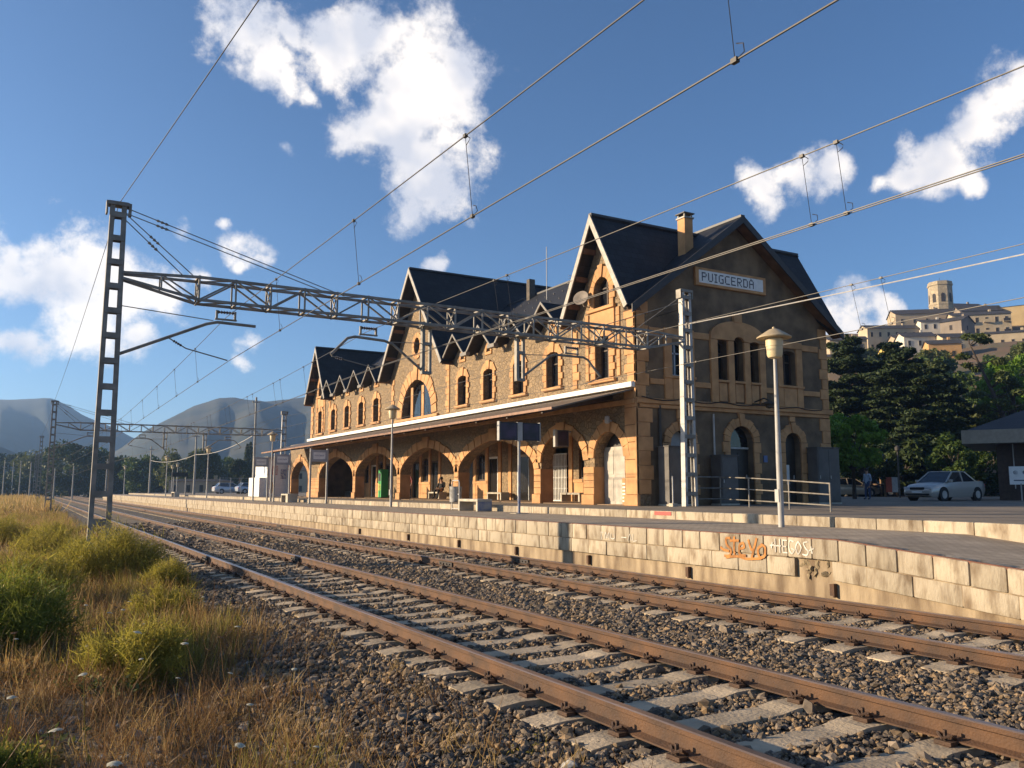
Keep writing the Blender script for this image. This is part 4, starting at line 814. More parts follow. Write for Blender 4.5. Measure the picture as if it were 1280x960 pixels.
# overhead wires, one thing per track
def catenary(name, label, path_c, path_m, drops, twin=False, grp='overhead lines above the tracks', droplets=()):
    o0 = Vector(path_m[0][:3]); t = empty(name, o0, label, 'overhead wire', grp)
    def at(path, y):
        for a, c in zip(path, path[1:]):
            if min(a[1], c[1]) - 1e-6 <= y <= max(a[1], c[1]) + 1e-6:
                f = (y - a[1]) / (c[1] - a[1]); sag = -4 * f * (1 - f) * (a[3] if len(a) > 3 else 0); return Vector((a[0] + (c[0]-a[0])*f, y, a[2] + (c[2]-a[2])*f + sag))
    def run(path, r, nm):
        ys_ = np.linspace(path[0][1], path[-1][1], 90); B().tube([at(path, y) - o0 for y in ys_], r, 5).make(nm, cable, t)
    if twin: run([(a[0] - .03, *a[1:]) for a in path_c], .008, 'contact_wire'); run([(a[0] + .03, *a[1:]) for a in path_c], .008, 'contact_wire')
    else: run(path_c, .0085, 'contact_wire')
    run(path_m, .0085, 'messenger_wire')
    for y in drops:
        a, c = at(path_m, y), at(path_c, y); b = B(); b.tube([a - o0, c - o0], .0045, 4)
        for p_, s in ((a, -1), (c, 1)): b.tube([p_ - o0 + Vector((.0, -.02, 0)), p_ - o0 + Vector((.03, -.07, s*.05)), p_ - o0 + Vector((.0, -.09, s*.10)), p_ - o0 + Vector((-.0, -.02, s*.13))], .005, 4); b.box(p_.x - o0.x - .02, p_.x - o0.x + .02, p_.y - o0.y - .03, p_.y - o0.y + .03, p_.z - o0.z - .02, p_.z - o0.z + .02)
        b.make('dropper', cable, t)
dfar = [26.5, 31, 36, 41.5, 47, 53, 59, 65, 70, 80, 90, 100, 110]
catenary('overhead_line', 'overhead wires with droppers above the track beside the weeds', [(5.05, -32, 4.78), (4.22, GY, 4.70), (4.75, 73, 4.72), (4.3, 124, 4.72), (4.6, 220, 4.72)], [(5.0, -32, 5.75, .12), (4.1, GY, 5.80, .28), (4.7, 73, 5.8, .28), (4.3, 124, 5.8, .3), (4.6, 220, 5.8)], [4.4, 8.65, 12.47, 17.0] + dfar)
catenary('overhead_line', 'overhead wires with paired droppers above the track beside the platform', [(9.2, -32, 4.8), (8.0, GY, 4.76), (9.1, 73, 4.75), (8.5, 124, 4.75), (8.8, 220, 4.75)], [(9.15, -32, 5.68, .16), (7.85, GY, 5.80, .28), (9.0, 73, 5.8, .3), (8.5, 124, 5.8, .3), (8.8, 220, 5.8)], [6.46, 6.97, 14.2, 14.7] + [d + .8 for d in dfar] + [d + 1.9 for d in dfar[:7]], True)
catenary('overhead_line', 'overhead wires passing above the platform in front of the name board wall', [(14.4, -32, 4.84), (14.9, GY, 4.76), (14.3, 73, 4.75)], [(14.4, -32, 5.62, .15), (14.6, GY, 5.82, .3), (14.3, 73, 5.8)], [10.56, 11.26, 16.3, 27, 33, 39, 45, 51, 57, 63])
def wire(label, pts, r, mat=cable, nm='cable', sag=0):
    o0 = Vector(pts[0]); P_ = []
    for a, c in zip(pts, pts[1:]):
        a, c = Vector(a), Vector(c)
        for i in range(24): f = i / 24; P_.append(a.lerp(c, f) - Vector((0, 0, 4*f*(1-f)*sag)) - o0)
    P_.append(Vector(pts[-1]) - o0); o = B().tube(P_, r, 5).make(nm, mat); o.location = o0; return tag(o, label, 'cable')
wire('pale feeder cable running from the pale mast in front of the name board wall', [(18.9, GY, 7.0), (19.4, -32, 7.3)], .016, cable_pale, 'feeder_cable', .55)
wire('thin earth wire strung between the tops of the masts beside the weeds', [(5.4, -28, 8.2), (1.5, GY, 8.25), (1.45, 73, 8.25), (1.3, 124, 8.4)], .009, cable, 'earth_wire', .25)
wire('thin earth wire linking the masts on the station side of the tracks', [(19.0, GY, 7.6), (19.0, 73, 7.8)], .009, cable, 'earth_wire', .4)

# ------------------------------------------------------------------ platform furniture
cream = M('cream_lantern_plastic', (.62, .50, .30), .5, .06); poleM = M('grey_lamp_pole', (.40, .385, .36), .55, .12, vscale=3)
hat = M('cream_lamp_hat', (.46, .36, .22), .6, .1)
def lamp(x, y, z0, h, label):
    t = empty('lamp_post', (x, y, z0), label, 'lamp post', 'platform lamps')
    B().tube([(0, 0, 0), (0, 0, 1.3), (0, 0, h - .62)], [.062, .06, .034], 12).make('pole', poleM, t, smooth=True); B().box(-.07, .07, -.02, .08, .5, .75).make('inspection_cover', poleM, t)
    o = B().lathe((0, 0, h - .62), [(.05, -.03), (.13, .0), (.155, .05), (.165, .22), (.165, .225), (.175, .23), (.175, .38), (.15, .40)], 20).make('lantern', cream, t, smooth=True)
    B().lathe((0, 0, h - .62), [(.15, .39), (.345, .40), (.35, .42), (.10, .58), (.03, .60), (.03, .63), (.01, .64)], 24).make('shade', hat, t, smooth=True); return t
lamp(13.13, 12.07, P, 4.05, 'tall lamp post on the platform in front of the station end wall')
for (x, y, h), lab in zip(((13.9, 34.9, 4.5), (13.7, 55.2, 4.5), (13.6, 77, 4.55), (13.6, 102, 4.6), (13.5, 148, 4.6)), ('lamp post on the platform in front of the central arches', 'lamp post beside the name signs near the far end of the canopy', 'lamp post standing on the open platform just beyond the canopy', 'lamp post far along the open platform before the dark trees', 'lamp post at the far tip of the platform')): lamp(x, y, P, h, lab)
for (x, y), lab in zip(((18.5, 128), (19.5, 140)), ('small distant lamp post behind the platform near the dark trees', 'small distant lamp post behind the platform beside the dark sign')): lamp(x, y, .9, 4.4, lab)
screen = M('dark_screen', (.012, .014, .022), .55, .2, col2=(.05, .03, .07), vscale=3); bluep = M('blue_grey_paint', (.10, .13, .24), .6, .3, vscale=4, col2=(.30, .29, .28))
t = empty('information_display', (13.42, 22.95, P), 'pole on the platform carrying two dark departure screens side by side', 'information display')
B().tube([(0, 0, 0), (0, 0, 1.5)], .045, 10).make('pole', bluep, t); B().tube([(0, 0, 1.5), (0, 0, 2.85)], .045, 10).make('pole', poleM, t)
B().box(-.09, .09, -.07, .07, 2.28, 2.86).make('bracket', poleM, t); B().box(-.22, .22, -.2, .2, 0, .015).make('base_plate', M('pale_footing', (.4, .35, .27), .9, .1), t)
for s in (-1, 1):
    o = B().box(s*.10 if s > 0 else -.72, .72 if s > 0 else -.10, -.06, .06, 2.29, 2.85).make('screen_housing', black, t); B().box((.125 if s > 0 else -.695), (.695 if s > 0 else -.125), -.066, -.061, 2.33, 2.81).make('screen', screen, o)
    B().box(-.755 if s < 0 else .73, -.725 if s < 0 else .76, -.07, .07, 2.27, 2.87).make('edge_trim', poleM, o)
t = empty('hanging_screen', (17.9, 26.75, 3.1), 'small dark screen on a bracket in front of the arch with the lattice gate', 'screen')
B().box(-.62, -.10, -.06, .06, .0, .62).make('housing', M('screen_housing_grey', (.10, .11, .13), .5, .1), t); B().box(-.58, -.14, -.068, -.062, .04, .58).make('screen', screen, t); B().box(-.72, -.62, -.07, .07, -.02, .64).make('edge_trim', poleM, t); B().box(-.10, .12, -.03, .03, .55, .60).make('bracket', poleM, t)
brd = M('grey_sign_board', (.36, .37, .40), .5, .1)
def textmesh(txt, size, loc, rot, mat, parent, nm='lettering', ext=.002):
    cu = bpy.data.curves.new('txt', 'FONT'); cu.body = txt; cu.size = size; cu.extrude = ext; cu.align_x = 'CENTER'; cu.align_y = 'CENTER'; cu.resolution_u = 2
    o = bpy.data.objects.new('txt', cu); COL.objects.link(o); dg_ = bpy.context.evaluated_depsgraph_get(); me = bpy.data.meshes.new_from_object(o.evaluated_get(dg_)); bpy.data.objects.remove(o); bpy.data.curves.remove(cu)
    me.materials.clear(); me.materials.append(mat); q = link(bpy.data.objects.new(nm, me), parent); q.location = loc; q.rotation_euler = rot; return q
def nameboard(x, y, label, ang=0, txt='PUIGCERDÀ'):
    t = empty('name_sign', (x, y, P), label, 'sign', None, ang)
    for s in (-1, 1): B().box(s*.46 - .045, s*.46 + .045, -.045, .045, 0, 2.95).make('post', poleM, t); B().box(s*.46 - .10, s*.46 + .10, -.1, .1, 0, .012).make('foot', poleM, t)
    o = B().box(-.41, .41, -.04, .04, 2.25, 2.88).make('board', brd, t); B().box(-.33, .33, -.046, -.041, 2.38, 2.75).make('board_face', white, o)
    textmesh(txt, .10, (0, -.047, 2.57), (R(90), 0, 0), M('blue_lettering', (.05, .07, .2), .5, .1), o); return t
nameboard(13.65, 44.8, 'two-post name sign with a white panel in front of the far arches')
nameboard(13.45, 51.6, 'two-post name sign beside the concrete block seat at the far end')
nameboard(13.45, 57.0, 'two-post name sign beside the lamp at the far end of the canopy')
def bench(x, y, z, label, L_=1.5, h=.42, grp='concrete benches', d=.5):
    t = empty('bench', (x, y, z), label, 'bench', grp)
    B().box(-d/2, d/2, -L_/2, L_/2, h - .09, h).make('seat', conc_pale, t, bevel=.02)
    for s in (-1, 1): B().box(-d/2 + .003, d/2 - .003, s*(L_/2 - .06) - .055, s*(L_/2 - .06) + .055, 0, h - .085).make('leg', conc_pale, t, bevel=.012)
    return t
bn = bench(13.72, 26.55, P, 'concrete bench with a blue-painted end beside the litter bin on the platform', d=.58)
B().box(-.27, .27, -.757, -.752, .03, .33).make('painted_end', bluep, bn)
b2 = bench(13.5, 50.0, P, 'low concrete bench on the platform near the far name signs', 1.5, .5, d=.6); B().box(-.29, .29, -.755, -.30, .0, .41).make('end_block', conc_pale, b2)
bench(20.75, 30.7, G, 'concrete bench under the arch beside the lattice gate'); bench(20.75, 37.6, G, 'concrete bench between two glazed doors inside the widest near arch'); bench(20.75, 44.9, G, 'concrete bench under the central arch where a dark figure sits'); bench(20.75, 60.0, G, 'concrete bench inside the far arches')
t = empty('litter_bin', (13.75, 28.15, P), 'grey cylindrical litter bin on a tube frame beside the platform bench', 'litter bin')
B().tube([(0, -.30, 0), (0, -.30, 1.02), (0, -.24, 1.08), (0, .24, 1.08), (0, .30, 1.02), (0, .30, 0)], .022, 8).make('frame', steel_pale, t)
B().lathe((0, 0, .28), [(.20, 0), (.22, .02), (.23, .56), (.235, .58), (.21, .58), (.20, .1)], 18).make('drum', M('scuffed_bin_metal', (.34, .33, .31), .6, .25, vscale=6), t, smooth=True)
B().tube([(0, -.30, .05), (0, .30, .05)], .018, 6).make('foot_rail', steel_pale, t)
for y in (-.25, .25): B().box(-.03, .03, y - .05, y + .05, .55, .6).make('pivot', steel_pale, t)
def cabinet(x0, x1, y0, y1, h, label, n=2):
    t = empty('utility_cabinet', ((x0+x1)/2, (y0+y1)/2, G), label, 'cabinet', 'grey cabinets along the end wall'); w = (x1-x0)/2; d = (y1-y0)/2
    B().box(-w, w, -d, d, .06, h).make('casing', grey_cab, t, bevel=.012); B().box(-w - .02, w + .02, -d - .02, d + .02, 0, .06).make('plinth', conc_pale, t)
    for i in range(n):
        a = -w + .03 + i * (2*w - .06)/n; o = B().box(a + .01, a + (2*w - .06)/n - .01, -d - .018, -d - .001, .12, h - .08).make('door', grey_cab, t); B().box(a + .06, a + .09, -d - .035, -d - .018, h*.45, h*.45 + .12).make('handle', steel_pale, o)
    B().box(-w - .03, w + .03, -d - .04, d + .02, h, h + .03).make('cap', grey_cab, t); return t
cabinet(18.75, 19.8, 22.05, 22.6, 2.0, 'tall grey cabinet beside the pale mast at the station corner'); cabinet(21.2, 22.02, 22.15, 22.65, 1.75, 'narrow grey cabinet beside the arched entrance door', 1); cabinet(26.25, 27.5, 22.22, 22.7, 2.15, 'wide grey cabinet at the rear corner of the end wall')
t = empty('handrail', (20.9, 21.9, G), 'low steel railing with three rails sloping beside the end wall entrance', 'railing')
p0, p1 = Vector((0, 0, 0)), Vector((-3.6, -7.6, 0)); hs = [1.0, .93, .82, .72]
for i in range(4): f = (0, .33, .70, 1)[i]; q = p0.lerp(p1, f); B().tube([q, q + Vector((0, 0, hs[i]))], .024, 8).make('post', galv, t)
for k in (1.0, .62, .25):
    B().tube([p0.lerp(p1, f) + Vector((0, 0, h*k - .02)) for f, h in zip((0, .33, .70, 1), hs)], .019, 8).make('rail', galv, t)
    B().tube([Vector((-1.5, .1, k - .02)), Vector((0, 0, k - .02))], .02, 8).make('rail', galv, t)
B().tube([(-1.5, .1, 0), (-1.5, .1, 1)], .024, 8).make('post', galv, t)
t = empty('steel_post', (18.25, 21.3, G), 'short thin steel post with a concrete foot near the station corner', 'post'); B().tube([(0, 0, .1), (0, 0, .98)], .022, 8).make('shaft', steel_pale, t); B().box(-.1, .1, -.1, .1, 0, .11).make('foot', conc_pale, t)
t = empty('ticket_machine', (20.0, 51.6, G), 'tall bright green machine standing under a far arch', 'machine'); gm = M('green_panel', (.04, .42, .10), .5, .1); B().box(-.25, .25, -.25, .25, .06, 1.85).make('body', gm, t, bevel=.02); B().box(-.262, -.251, -.18, .18, 1.1, 1.6).make('screen', screen, t); B().box(-.262, -.251, -.15, .15, .5, .9).make('coin_panel', M('yellow_panel', (.6, .55, .1), .5, .1), t); B().box(-.28, .28, -.28, .28, 0, .06).make('plinth', black, t)

# ------------------------------------------------------------------ people
def person(name, loc, rz, label, joints, cols, headloc, hair, skin=(.42, .25, .17)):
    """one continuous skinned body; colour bands by named joints' side of the waist / cuffs"""
    t = empty(name, loc, label, 'person', None, rz); idx = {k: i for i, k in enumerate(joints)}
    E_ = [('pel', 'chest'), ('chest', 'neck'), ('neck', 'head'), ('head', 'crown')] + [e for s in 'lr' for e in (('chest', s+'sho'), (s+'sho', s+'elb'), (s+'elb', s+'wri'), (s+'wri', s+'han'), ('pel', s+'hip'), (s+'hip', s+'kne'), (s+'kne', s+'ank'), (s+'ank', s+'toe'))]
    me = bpy.data.meshes.new(name); me.from_pydata([v[:3] for v in joints.values()], [(idx[a], idx[b]) for a, b in E_], []); o = bpy.data.objects.new('body', me); COL.objects.link(o)
    sk = o.modifiers.new('skin', 'SKIN'); o.modifiers.new('sub', 'SUBSURF').levels = 2
    for i, v in enumerate(joints.values()):
        r = v[3]; me.skin_vertices[0].data[i].radius = r if isinstance(r, tuple) else (r, r)
    me.skin_vertices[0].data[idx['pel']].use_root = True
    m2 = bpy.data.meshes.new_from_object(o.evaluated_get(bpy.context.evaluated_depsgraph_get())); bpy.data.objects.remove(o); m2.materials.clear()
    for c in cols + [skin]: m2.materials.append(M('cloth_%02d_%02d_%02d' % tuple(int(x*99) for x in c), c, .85, .15, vscale=9))
    J = {k: Vector(v[:3]) for k, v in joints.items()}
    zone = [('pel', 0), ('chest', 0), ('lsho', 0), ('rsho', 0), ('lelb', 0), ('relb', 0), ('lhip', 1), ('rhip', 1), ('lkne', 1), ('rkne', 1), ('lank', 1), ('rank', 1), ('ltoe', 2), ('rtoe', 2), ('lwri', 3), ('rwri', 3), ('lhan', 3), ('rhan', 3), ('neck', 3), ('head', 3), ('crown', 3)]
    for p in m2.polygons: p.material_index = min(zone, key=lambda z: (J[z[0]] - p.center).length)[1]; p.use_smooth = True
    link(bpy.data.objects.new('body', m2), t)
    hd = J['head']; b = B(); b.lathe(hd + Vector((-.008, .012, -.02)), [(.10, .0), (.108, .05), (.10, .11), (.06, .155), (.01, .165)], 12); b.make('hair', M('hair_%d' % int(hair[0]*100), hair, .8, .2), t, smooth=True)
    f = Vector((0, -1, 0)); b = B().prism([hd + Vector((-.012, -.095, -.02)), hd + Vector((.012, -.095, -.02)), hd + Vector((0, -.10, .03))], [hd + Vector((-.008, -.125, -.025)), hd + Vector((.008, -.125, -.025)), hd + Vector((0, -.105, .02))]); b.make('nose', m2.materials[3], t)
    for s in (-1, 1): B().lathe(hd + Vector((s*.035, -.088, .02)), [(.004, -.012), (.012, 0), (.004, .012)], 8).make('eye', black, t)
    return t
def stand(h, w=1., arms=.12, step=.04, pose=None):
    k = h / 1.75
    J = {'pel': (0, 0, .95, (.15*w, .10*w)), 'chest': (0, 0, 1.28, (.17*w, .11*w)), 'neck': (0, 0, 1.48, .055), 'head': (0, -.015, 1.60, (.082, .095)), 'crown': (0, 0, 1.70, (.07, .08))}
    for n_, s in (('l', -1), ('r', 1)):
        J.update({n_+'sho': (s*.19*w, 0, 1.40, .058), n_+'elb': (s*(.22*w + arms*.4), .03, 1.12, .043), n_+'wri': (s*(.22*w + arms*.5), -.05, .88, .032), n_+'han': (s*(.22*w + arms*.45), -.08, .79, (.038, .022)), n_+'hip': (s*.09, 0, .88, .088), n_+'kne': (s*.10, -.015 + s*step, .48, .062), n_+'ank': (s*.11, s*step, .09, .044), n_+'toe': (s*.12, s*step - .16, .045, (.045, .035))})
    return {a: (v[0]*k, v[1]*k, v[2]*k, tuple(x*k for x in v[3]) if isinstance(v[3], tuple) else v[3]*k) for a, v in J.items()}
person('person', (39.8, 30.4, G), R(-100), 'person in a pale blue shirt and jeans standing beside the parked cars', stand(1.74), [(.34, .42, .52), (.05, .08, .17), (.03, .03, .03)], None, (.03, .02, .015))
person('person', (19.6, 46.4, G), R(-70), 'person in a pink top and dark trousers standing under the central arch', stand(1.62, .9), [(.40, .13, .12), (.05, .03, .03), (.03, .02, .02)], None, (.03, .02, .015))
sit = {'pel': (0, .02, .52, (.16, .12)), 'chest': (0, .10, .84, (.17, .12)), 'neck': (0, .06, 1.03, .055), 'head': (0, .02, 1.15, (.082, .095)), 'crown': (0, .03, 1.25, (.07, .08))}
for n_, s in (('l', -1), ('r', 1)): sit.update({n_+'sho': (s*.19, .09, .95, .058), n_+'elb': (s*.25, .0, .70, .043), n_+'wri': (s*.15, -.22, .60, .032), n_+'han': (s*.12, -.30, .585, (.036, .022)), n_+'hip': (s*.10, -.02, .50, .09), n_+'kne': (s*.13, -.46, .50, .064), n_+'ank': (s*.13, -.50, .10, .045), n_+'toe': (s*.14, -.66, .05, (.045, .035))})
person('person', (20.72, 44.35, G), R(-60), 'person dressed in black sitting on the bench under the central arch', sit, [(.012, .012, .013), (.012, .012, .014), (.015, .015, .015)], None, (.02, .015, .012))
for i, (x, y, c, lab) in enumerate(((57.0, 31.5, (.05, .12, .40), 'distant person in a blue top in the shade of the playground'), (56.5, 36.0, (.36, .28, .17), 'distant person in beige near the playground hut'))): person('person', (x, y, G), R(30 + 80*i), lab, stand(1.7), [c, (.06, .06, .08), (.03, .03, .03)], None, (.05, .03, .02))

# ------------------------------------------------------------------ cars
def car(loc, rz, paint, label, hatch=False, detail=True):
    t = empty('parked_car', loc, label, 'car', 'parked cars', rz)
    pm = M('car_paint_%d_%d_%d' % tuple(int(c*99) for c in paint), paint, .28, .03, spec=.6, metal=.35); L2, Wd = 2.22, .86
    # lower body lofted along its length (front = -X)
    st_ = [(-2.22, .60, .30, .52), (-2.12, .76, .22, .64), (-1.75, .84, .18, .78), (-.95, .86, .18, .90), (0, .87, .18, .93), (1.0, .87, .18, .95), (1.75, .85, .20, .98 if not hatch else 1.0), (2.1, .78, .26, .95), (2.22, .66, .36, .80)]
    V, Fq = [], []
    for x, w, z0, z1 in st_: V += [(x, -w*.9, z0), (x, -w, z0 + (z1-z0)*.35), (x, -w*.985, z0 + (z1-z0)*.75), (x, -w*.88, z1), (x, 0, z1 + .03), (x, w*.88, z1), (x, w*.985, z0 + (z1-z0)*.75), (x, w, z0 + (z1-z0)*.35), (x, w*.9, z0)]
    n = 9
    for i in range(len(st_)-1): Fq += [(i*n+k, i*n+k+1, (i+1)*n+k+1, (i+1)*n+k) for k in range(n-1)] + [(i*n+n-1, i*n, (i+1)*n, (i+1)*n+n-1)]
    Fq += [tuple(range(n)), tuple((len(st_)-1)*n + k for k in range(n))]
    b = B(); b.V, b.F = V, Fq; b.make('body', pm, t, smooth=True)
    re = 1.95 if hatch else 1.45
    def ring(xf, xr, w, z): return [(xf, -w, z), (xr, -w, z), (xr, w, z), (xf, w, z)]
    lo, hi = ring(-1.05, re, .77, .90), ring(-.28, re - (.45 if hatch else .75), .60, 1.42)
    b = B(); b.prism(lo, hi); b.make('cabin', M('car_glass', (.02, .024, .03), .08, .05, spec=.7), t)
    b = B(); b.prism([(x, y*1.02, z - .02) for x, y, z in hi], [(x*.98 + .0, y*.94, z + .035) for x, y, z in hi]); b.make('roof', pm, t, bevel=.012)
    for a, c in zip(lo, hi): B().bar(a, c, .055).make('pillar', pm, t)
    for s in (-1, 1): B().bar((.28, s*.765, .92), (.32, s*.61, 1.42), .06).make('pillar', pm, t); B().box(-.92, -.78, s*.80 if s > 0 else -.96, .96 if s > 0 else -.80, .92, 1.03).make('mirror', pm, t, bevel=.015)
    for x in (-1.38, 1.32):
        for s in (-1, 1):
            o = B().tube([(x, s*.66, .31), (x, s*.875, .31)], .31, 20).make('wheel', black, t, smooth=True); B().tube([(x, s*.86, .31), (x, s*.885, .31)], .19, 14).make('rim', steel_pale, o)
            B().tube([(x, s*.70, .33), (x, s*.868, .33)], .36, 20).make('wheel_arch', black, t)
    for s in (-1, 1):
        B().box(-2.19, -2.02, s*.42 if s > 0 else -.72, .72 if s > 0 else -.42, .56, .68).make('headlight', M('headlight_glass', (.55, .56, .58), .15, .05), t, bevel=.02); B().box(2.12, 2.215, s*.45 if s > 0 else -.72, .72 if s > 0 else -.45, .68, .84).make('tail_light', M('red_lens', (.35, .02, .02), .25, .05), t)
    B().box(-2.235, -2.15, -.36, .36, .55, .66).make('grille', black, t); B().box(-2.25, -2.17, -.26, .26, .38, .48).make('number_plate', white, t); B().box(-2.235, -2.15, -.62, .62, .28, .36).make('air_intake', black, t)
    return t
car((39.6, 25.8, G), R(0), (.50, .47, .43), 'silver saloon car parked in the shade facing the station plaza')
car((55.8, 44.4, G), R(150), (.55, .46, .34), 'champagne hatchback parked in sunlight behind the end wall', True)
car((59.4, 45.2, G), R(140), (.03, .03, .035), 'dark car parked beside the champagne hatchback', True)
for x, y, r_, c, lab in ((26.5, 117, 190, (.42, .46, .52), 'silver blue car parked behind the far platform beside the white kiosk'), (24.0, 119, 185, (.55, .56, .58), 'pale silver car parked nearest the platform lamp'), (31, 158, 80, (.62, .62, .60), 'white van-like car parked far off below the round tree'), (36, 158, 70, (.05, .05, .06), 'dark car parked far off below the round tree')): car((x, y, G), R(r_), c, lab, True)
# ------------------------------------------------------------------ hill town behind the plaza
def hillz(x, y):
    az = math.degrees(math.atan2(x, y)); r = math.hypot(x, y)
    f = min(1, max(0, (az - 42) / 8)); f = f * f * (3 - 2 * f)
    h = float(np.interp(r, [88, 105, 125, 150, 200, 240, 265, 300, 340, 480], [.4, 4, 11, 16, 27, 36, 42, 53, 57, 40]))
    return .4 + (h - .4) * f + f * (1.2 * math.sin(x * .11) * math.cos(y * .13)) * min(1, max(0, (r - 95) / 60))
azs = np.linspace(40, 112, 73); rs = np.concatenate([np.linspace(88, 340, 64), [400, 480, 560]]); V = []; Fq = []
for a in azs:
    for r in rs: x, y = r * math.sin(R(a)), r * math.cos(R(a)); V.append((x, y, hillz(x, y) if r < 520 else -1))
for i in range(len(azs) - 1):
    for j in range(len(rs) - 1): k = len(rs); Fq.append((i*k+j, (i+1)*k+j, (i+1)*k+j+1, i*k+j+1))
tag(mesh('hill', V, Fq, M('scrubby_hillside', (.10, .085, .04), .95, bump=.8, bscale=2, col2=(.17, .095, .05), vscale=.12, detail=8), smooth=True), kind='structure')
wd = M('dark_window', (.045, .038, .034), .75, .1, spec=.2); rf = M('town_slate', (.055, .05, .048), .8, .2, vscale=1, bump=.2)
def wallm(n, c): return M('town_wall_' + n, c, .9, .1, vscale=.4, bump=.1)
def house(x, y, z, w, h, d, dl, wm, label, nx=3, nz=2, rh=1.6, hip=False, balc=False, nm='house', sag=6):
    az = math.atan2(x, y)
    if z > 20: az += R(.6); q_ = math.hypot(x, y); x, y = q_ * math.sin(az), q_ * math.cos(az)   # the town sits a little farther round the hill
    t = empty(nm, (x, y, z), label, 'house', None, -az + R(dl))
    B().box(-w/2, w/2, 0, d, -sag, h).make('wall', wm, t)
    o = .35; b = B()
    if hip: b.prism([(-w/2 - o, -o, h - .02), (w/2 + o, -o, h - .02), (w/2 + o, d + o, h - .02), (-w/2 - o, d + o, h - .02)], [(-w/2 + d*.4, d*.48, h + rh), (w/2 - d*.4, d*.48, h + rh), (w/2 - d*.4, d*.52, h + rh), (-w/2 + d*.4, d*.52, h + rh)])
    else: b.prism([(-w/2 - o, -o, h - .1), (-w/2 - o, d/2, h + rh), (-w/2 - o, d + o, h - .1), (-w/2 - o, d/2, h + rh - .25)], [(w/2 + o, -o, h - .1), (w/2 + o, d/2, h + rh), (w/2 + o, d + o, h - .1), (w/2 + o, d/2, h + rh - .25)])
    r_ = b.make('roof', rf, t)
    if not hip:
        for s in (-1, 1): xx = s * (w/2 - .15); B().prism([(xx, 0, h - .02), (xx, d, h - .02), (xx, d/2, h + rh - .2)], [(xx + s*.14, 0, h - .02), (xx + s*.14, d, h - .02), (xx + s*.14, d/2, h + rh - .2)]).make('gable', wm, t)
    B().box(w*.2, w*.2 + .6, d*.55, d*.55 + .6, h, h + rh + .7).make('chimney', wm, r_)
    for i in range(nx):
        for j in range(nz):
            cx_ = -w/2 + (i + .5) * w / nx; cz = h * (j + .5) / nz; hh = min(.75, h/nz*.30); q = B().box(cx_ - .42, cx_ + .42, -.05, .1, cz - hh, cz + hh).make('window', wm, t); B().box(cx_ - .34, cx_ + .34, -.07, -.052, cz - hh + .07, cz + hh - .07).make('pane', wd, q)
            if balc and i % 2: B().box(cx_ - .9, cx_ + .9, -.8, -.002, cz - hh - .15, cz - hh).make('balcony', wm, t); B().box(cx_ - .9, cx_ + .9, -.82, -.78, cz - hh, cz - hh + .8).make('balustrade', wd if i % 4 == 1 else wm, t)
    for j in range(nz): B().box(w/2 - .1, w/2 + .05, d*.4, d*.4 + .7, h*(j+.5)/nz - .6, h*(j+.5)/nz + .6).make('window', wd, t)
    return t
cream_w, white_w, tan_w, orange_w, yellow_w, ochre_w, grey_w = wallm('cream', (.50, .40, .26)), wallm('white', (.62, .56, .46)), wallm('tan', (.42, .33, .22)), wallm('orange', (.52, .30, .12)), wallm('yellow', (.58, .42, .12)), wallm('ochre', (.42, .31, .16)), wallm('grey', (.26, .21, .16))
house(241.6, 163.4, 52.0, 18.7, 4.8, 9, 18, tan_w, 'long low church nave with a dark roof directly below the tower', 5, 1, 2.2)
house(218.1, 157.3, 41.3, 17.3, 7.4, 7, 24, cream_w, 'long cream house with two rows of small windows below the church', 7, 2, 1.6)
house(203.3, 139.9, 35.1, 8.1, 7.0, 7, 20, white_w, 'bright white gabled house in the middle of the hill town', 3, 2, 1.8)
house(219.6, 141.5, 40.8, 5.7, 7.4, 9, -22, grey_w, 'grey house with a large blank shaded wall beside the white house', 1, 2, 1.8)
house(235.0, 141.9, 42.2, 15.3, 9.6, 8, 14, cream_w, 'tall cream apartment block with balconies at the right of the hill town', 6, 3, 1.5, False, True)
house(254.1, 142.4, 47.5, 9.6, 9.0, 9, -4, ochre_w, 'plain ochre block next to the cream apartment block', 2, 2, .8, True)
house(192.6, 125.9, 32.0, 7.4, 5.2, 6, 14, orange_w, 'orange house with a dark roof low on the hill', 2, 1, 1.4)
house(190.7, 138.5, 32.2, 5.0, 5.0, 5, 20, yellow_w, 'bright yellow house peeping over the cedars', 2, 2, 1.2)
house(224.5, 168.7, 42.4, 6.1, 6.2, 6, 26, tan_w, 'tan house at the low end of the long cream house', 2, 2, 1.4)
house(227.2, 129.0, 38.5, 12.4, 5.2, 5, 8, cream_w, 'low pale house below the tall apartment block', 5, 1, .9)
house(159.5, 127.6, 28.5, 8.1, 7.0, 6, 12, tan_w, 'tan house with a dark roof showing above the nearer cedar', 3, 2, 1.2)
house(152.7, 125.7, 25.0, 7.5, 5.8, 6, 12, yellow_w, 'yellowish house glimpsed between the cedar branches', 3, 2, 1.)
house(243.9, 169.1, 51.5, 8.4, 4.4, 6, 20, cream_w, 'small cream house above the long cream house roof', 4, 1, 1.2)
house(275.7, 170.4, 58.5, 11.5, 5.4, 8, 34, grey_w, 'dark roofed house right of the church tower', 2, 1, 2.0)
house(214, 150.5, 38.0, 8.0, 6.5, 6, 18, tan_w, 'narrow tan house between the white house and the long cream house', 3, 2, 1.3)
house(208, 131.5, 36.0, 9.0, 5.0, 6, 22, cream_w, 'pale house with a sloping roof above the orange house', 3, 1, 1.6)
house(91.2, 57.2, 3.4, 8.5, 6.0, 7, 26, M('sunlit_yellow_wall', (.55, .38, .14), .9, .1), 'yellow walled house with a grey roof beyond the dark pavilion', 3, 2, 2.0)
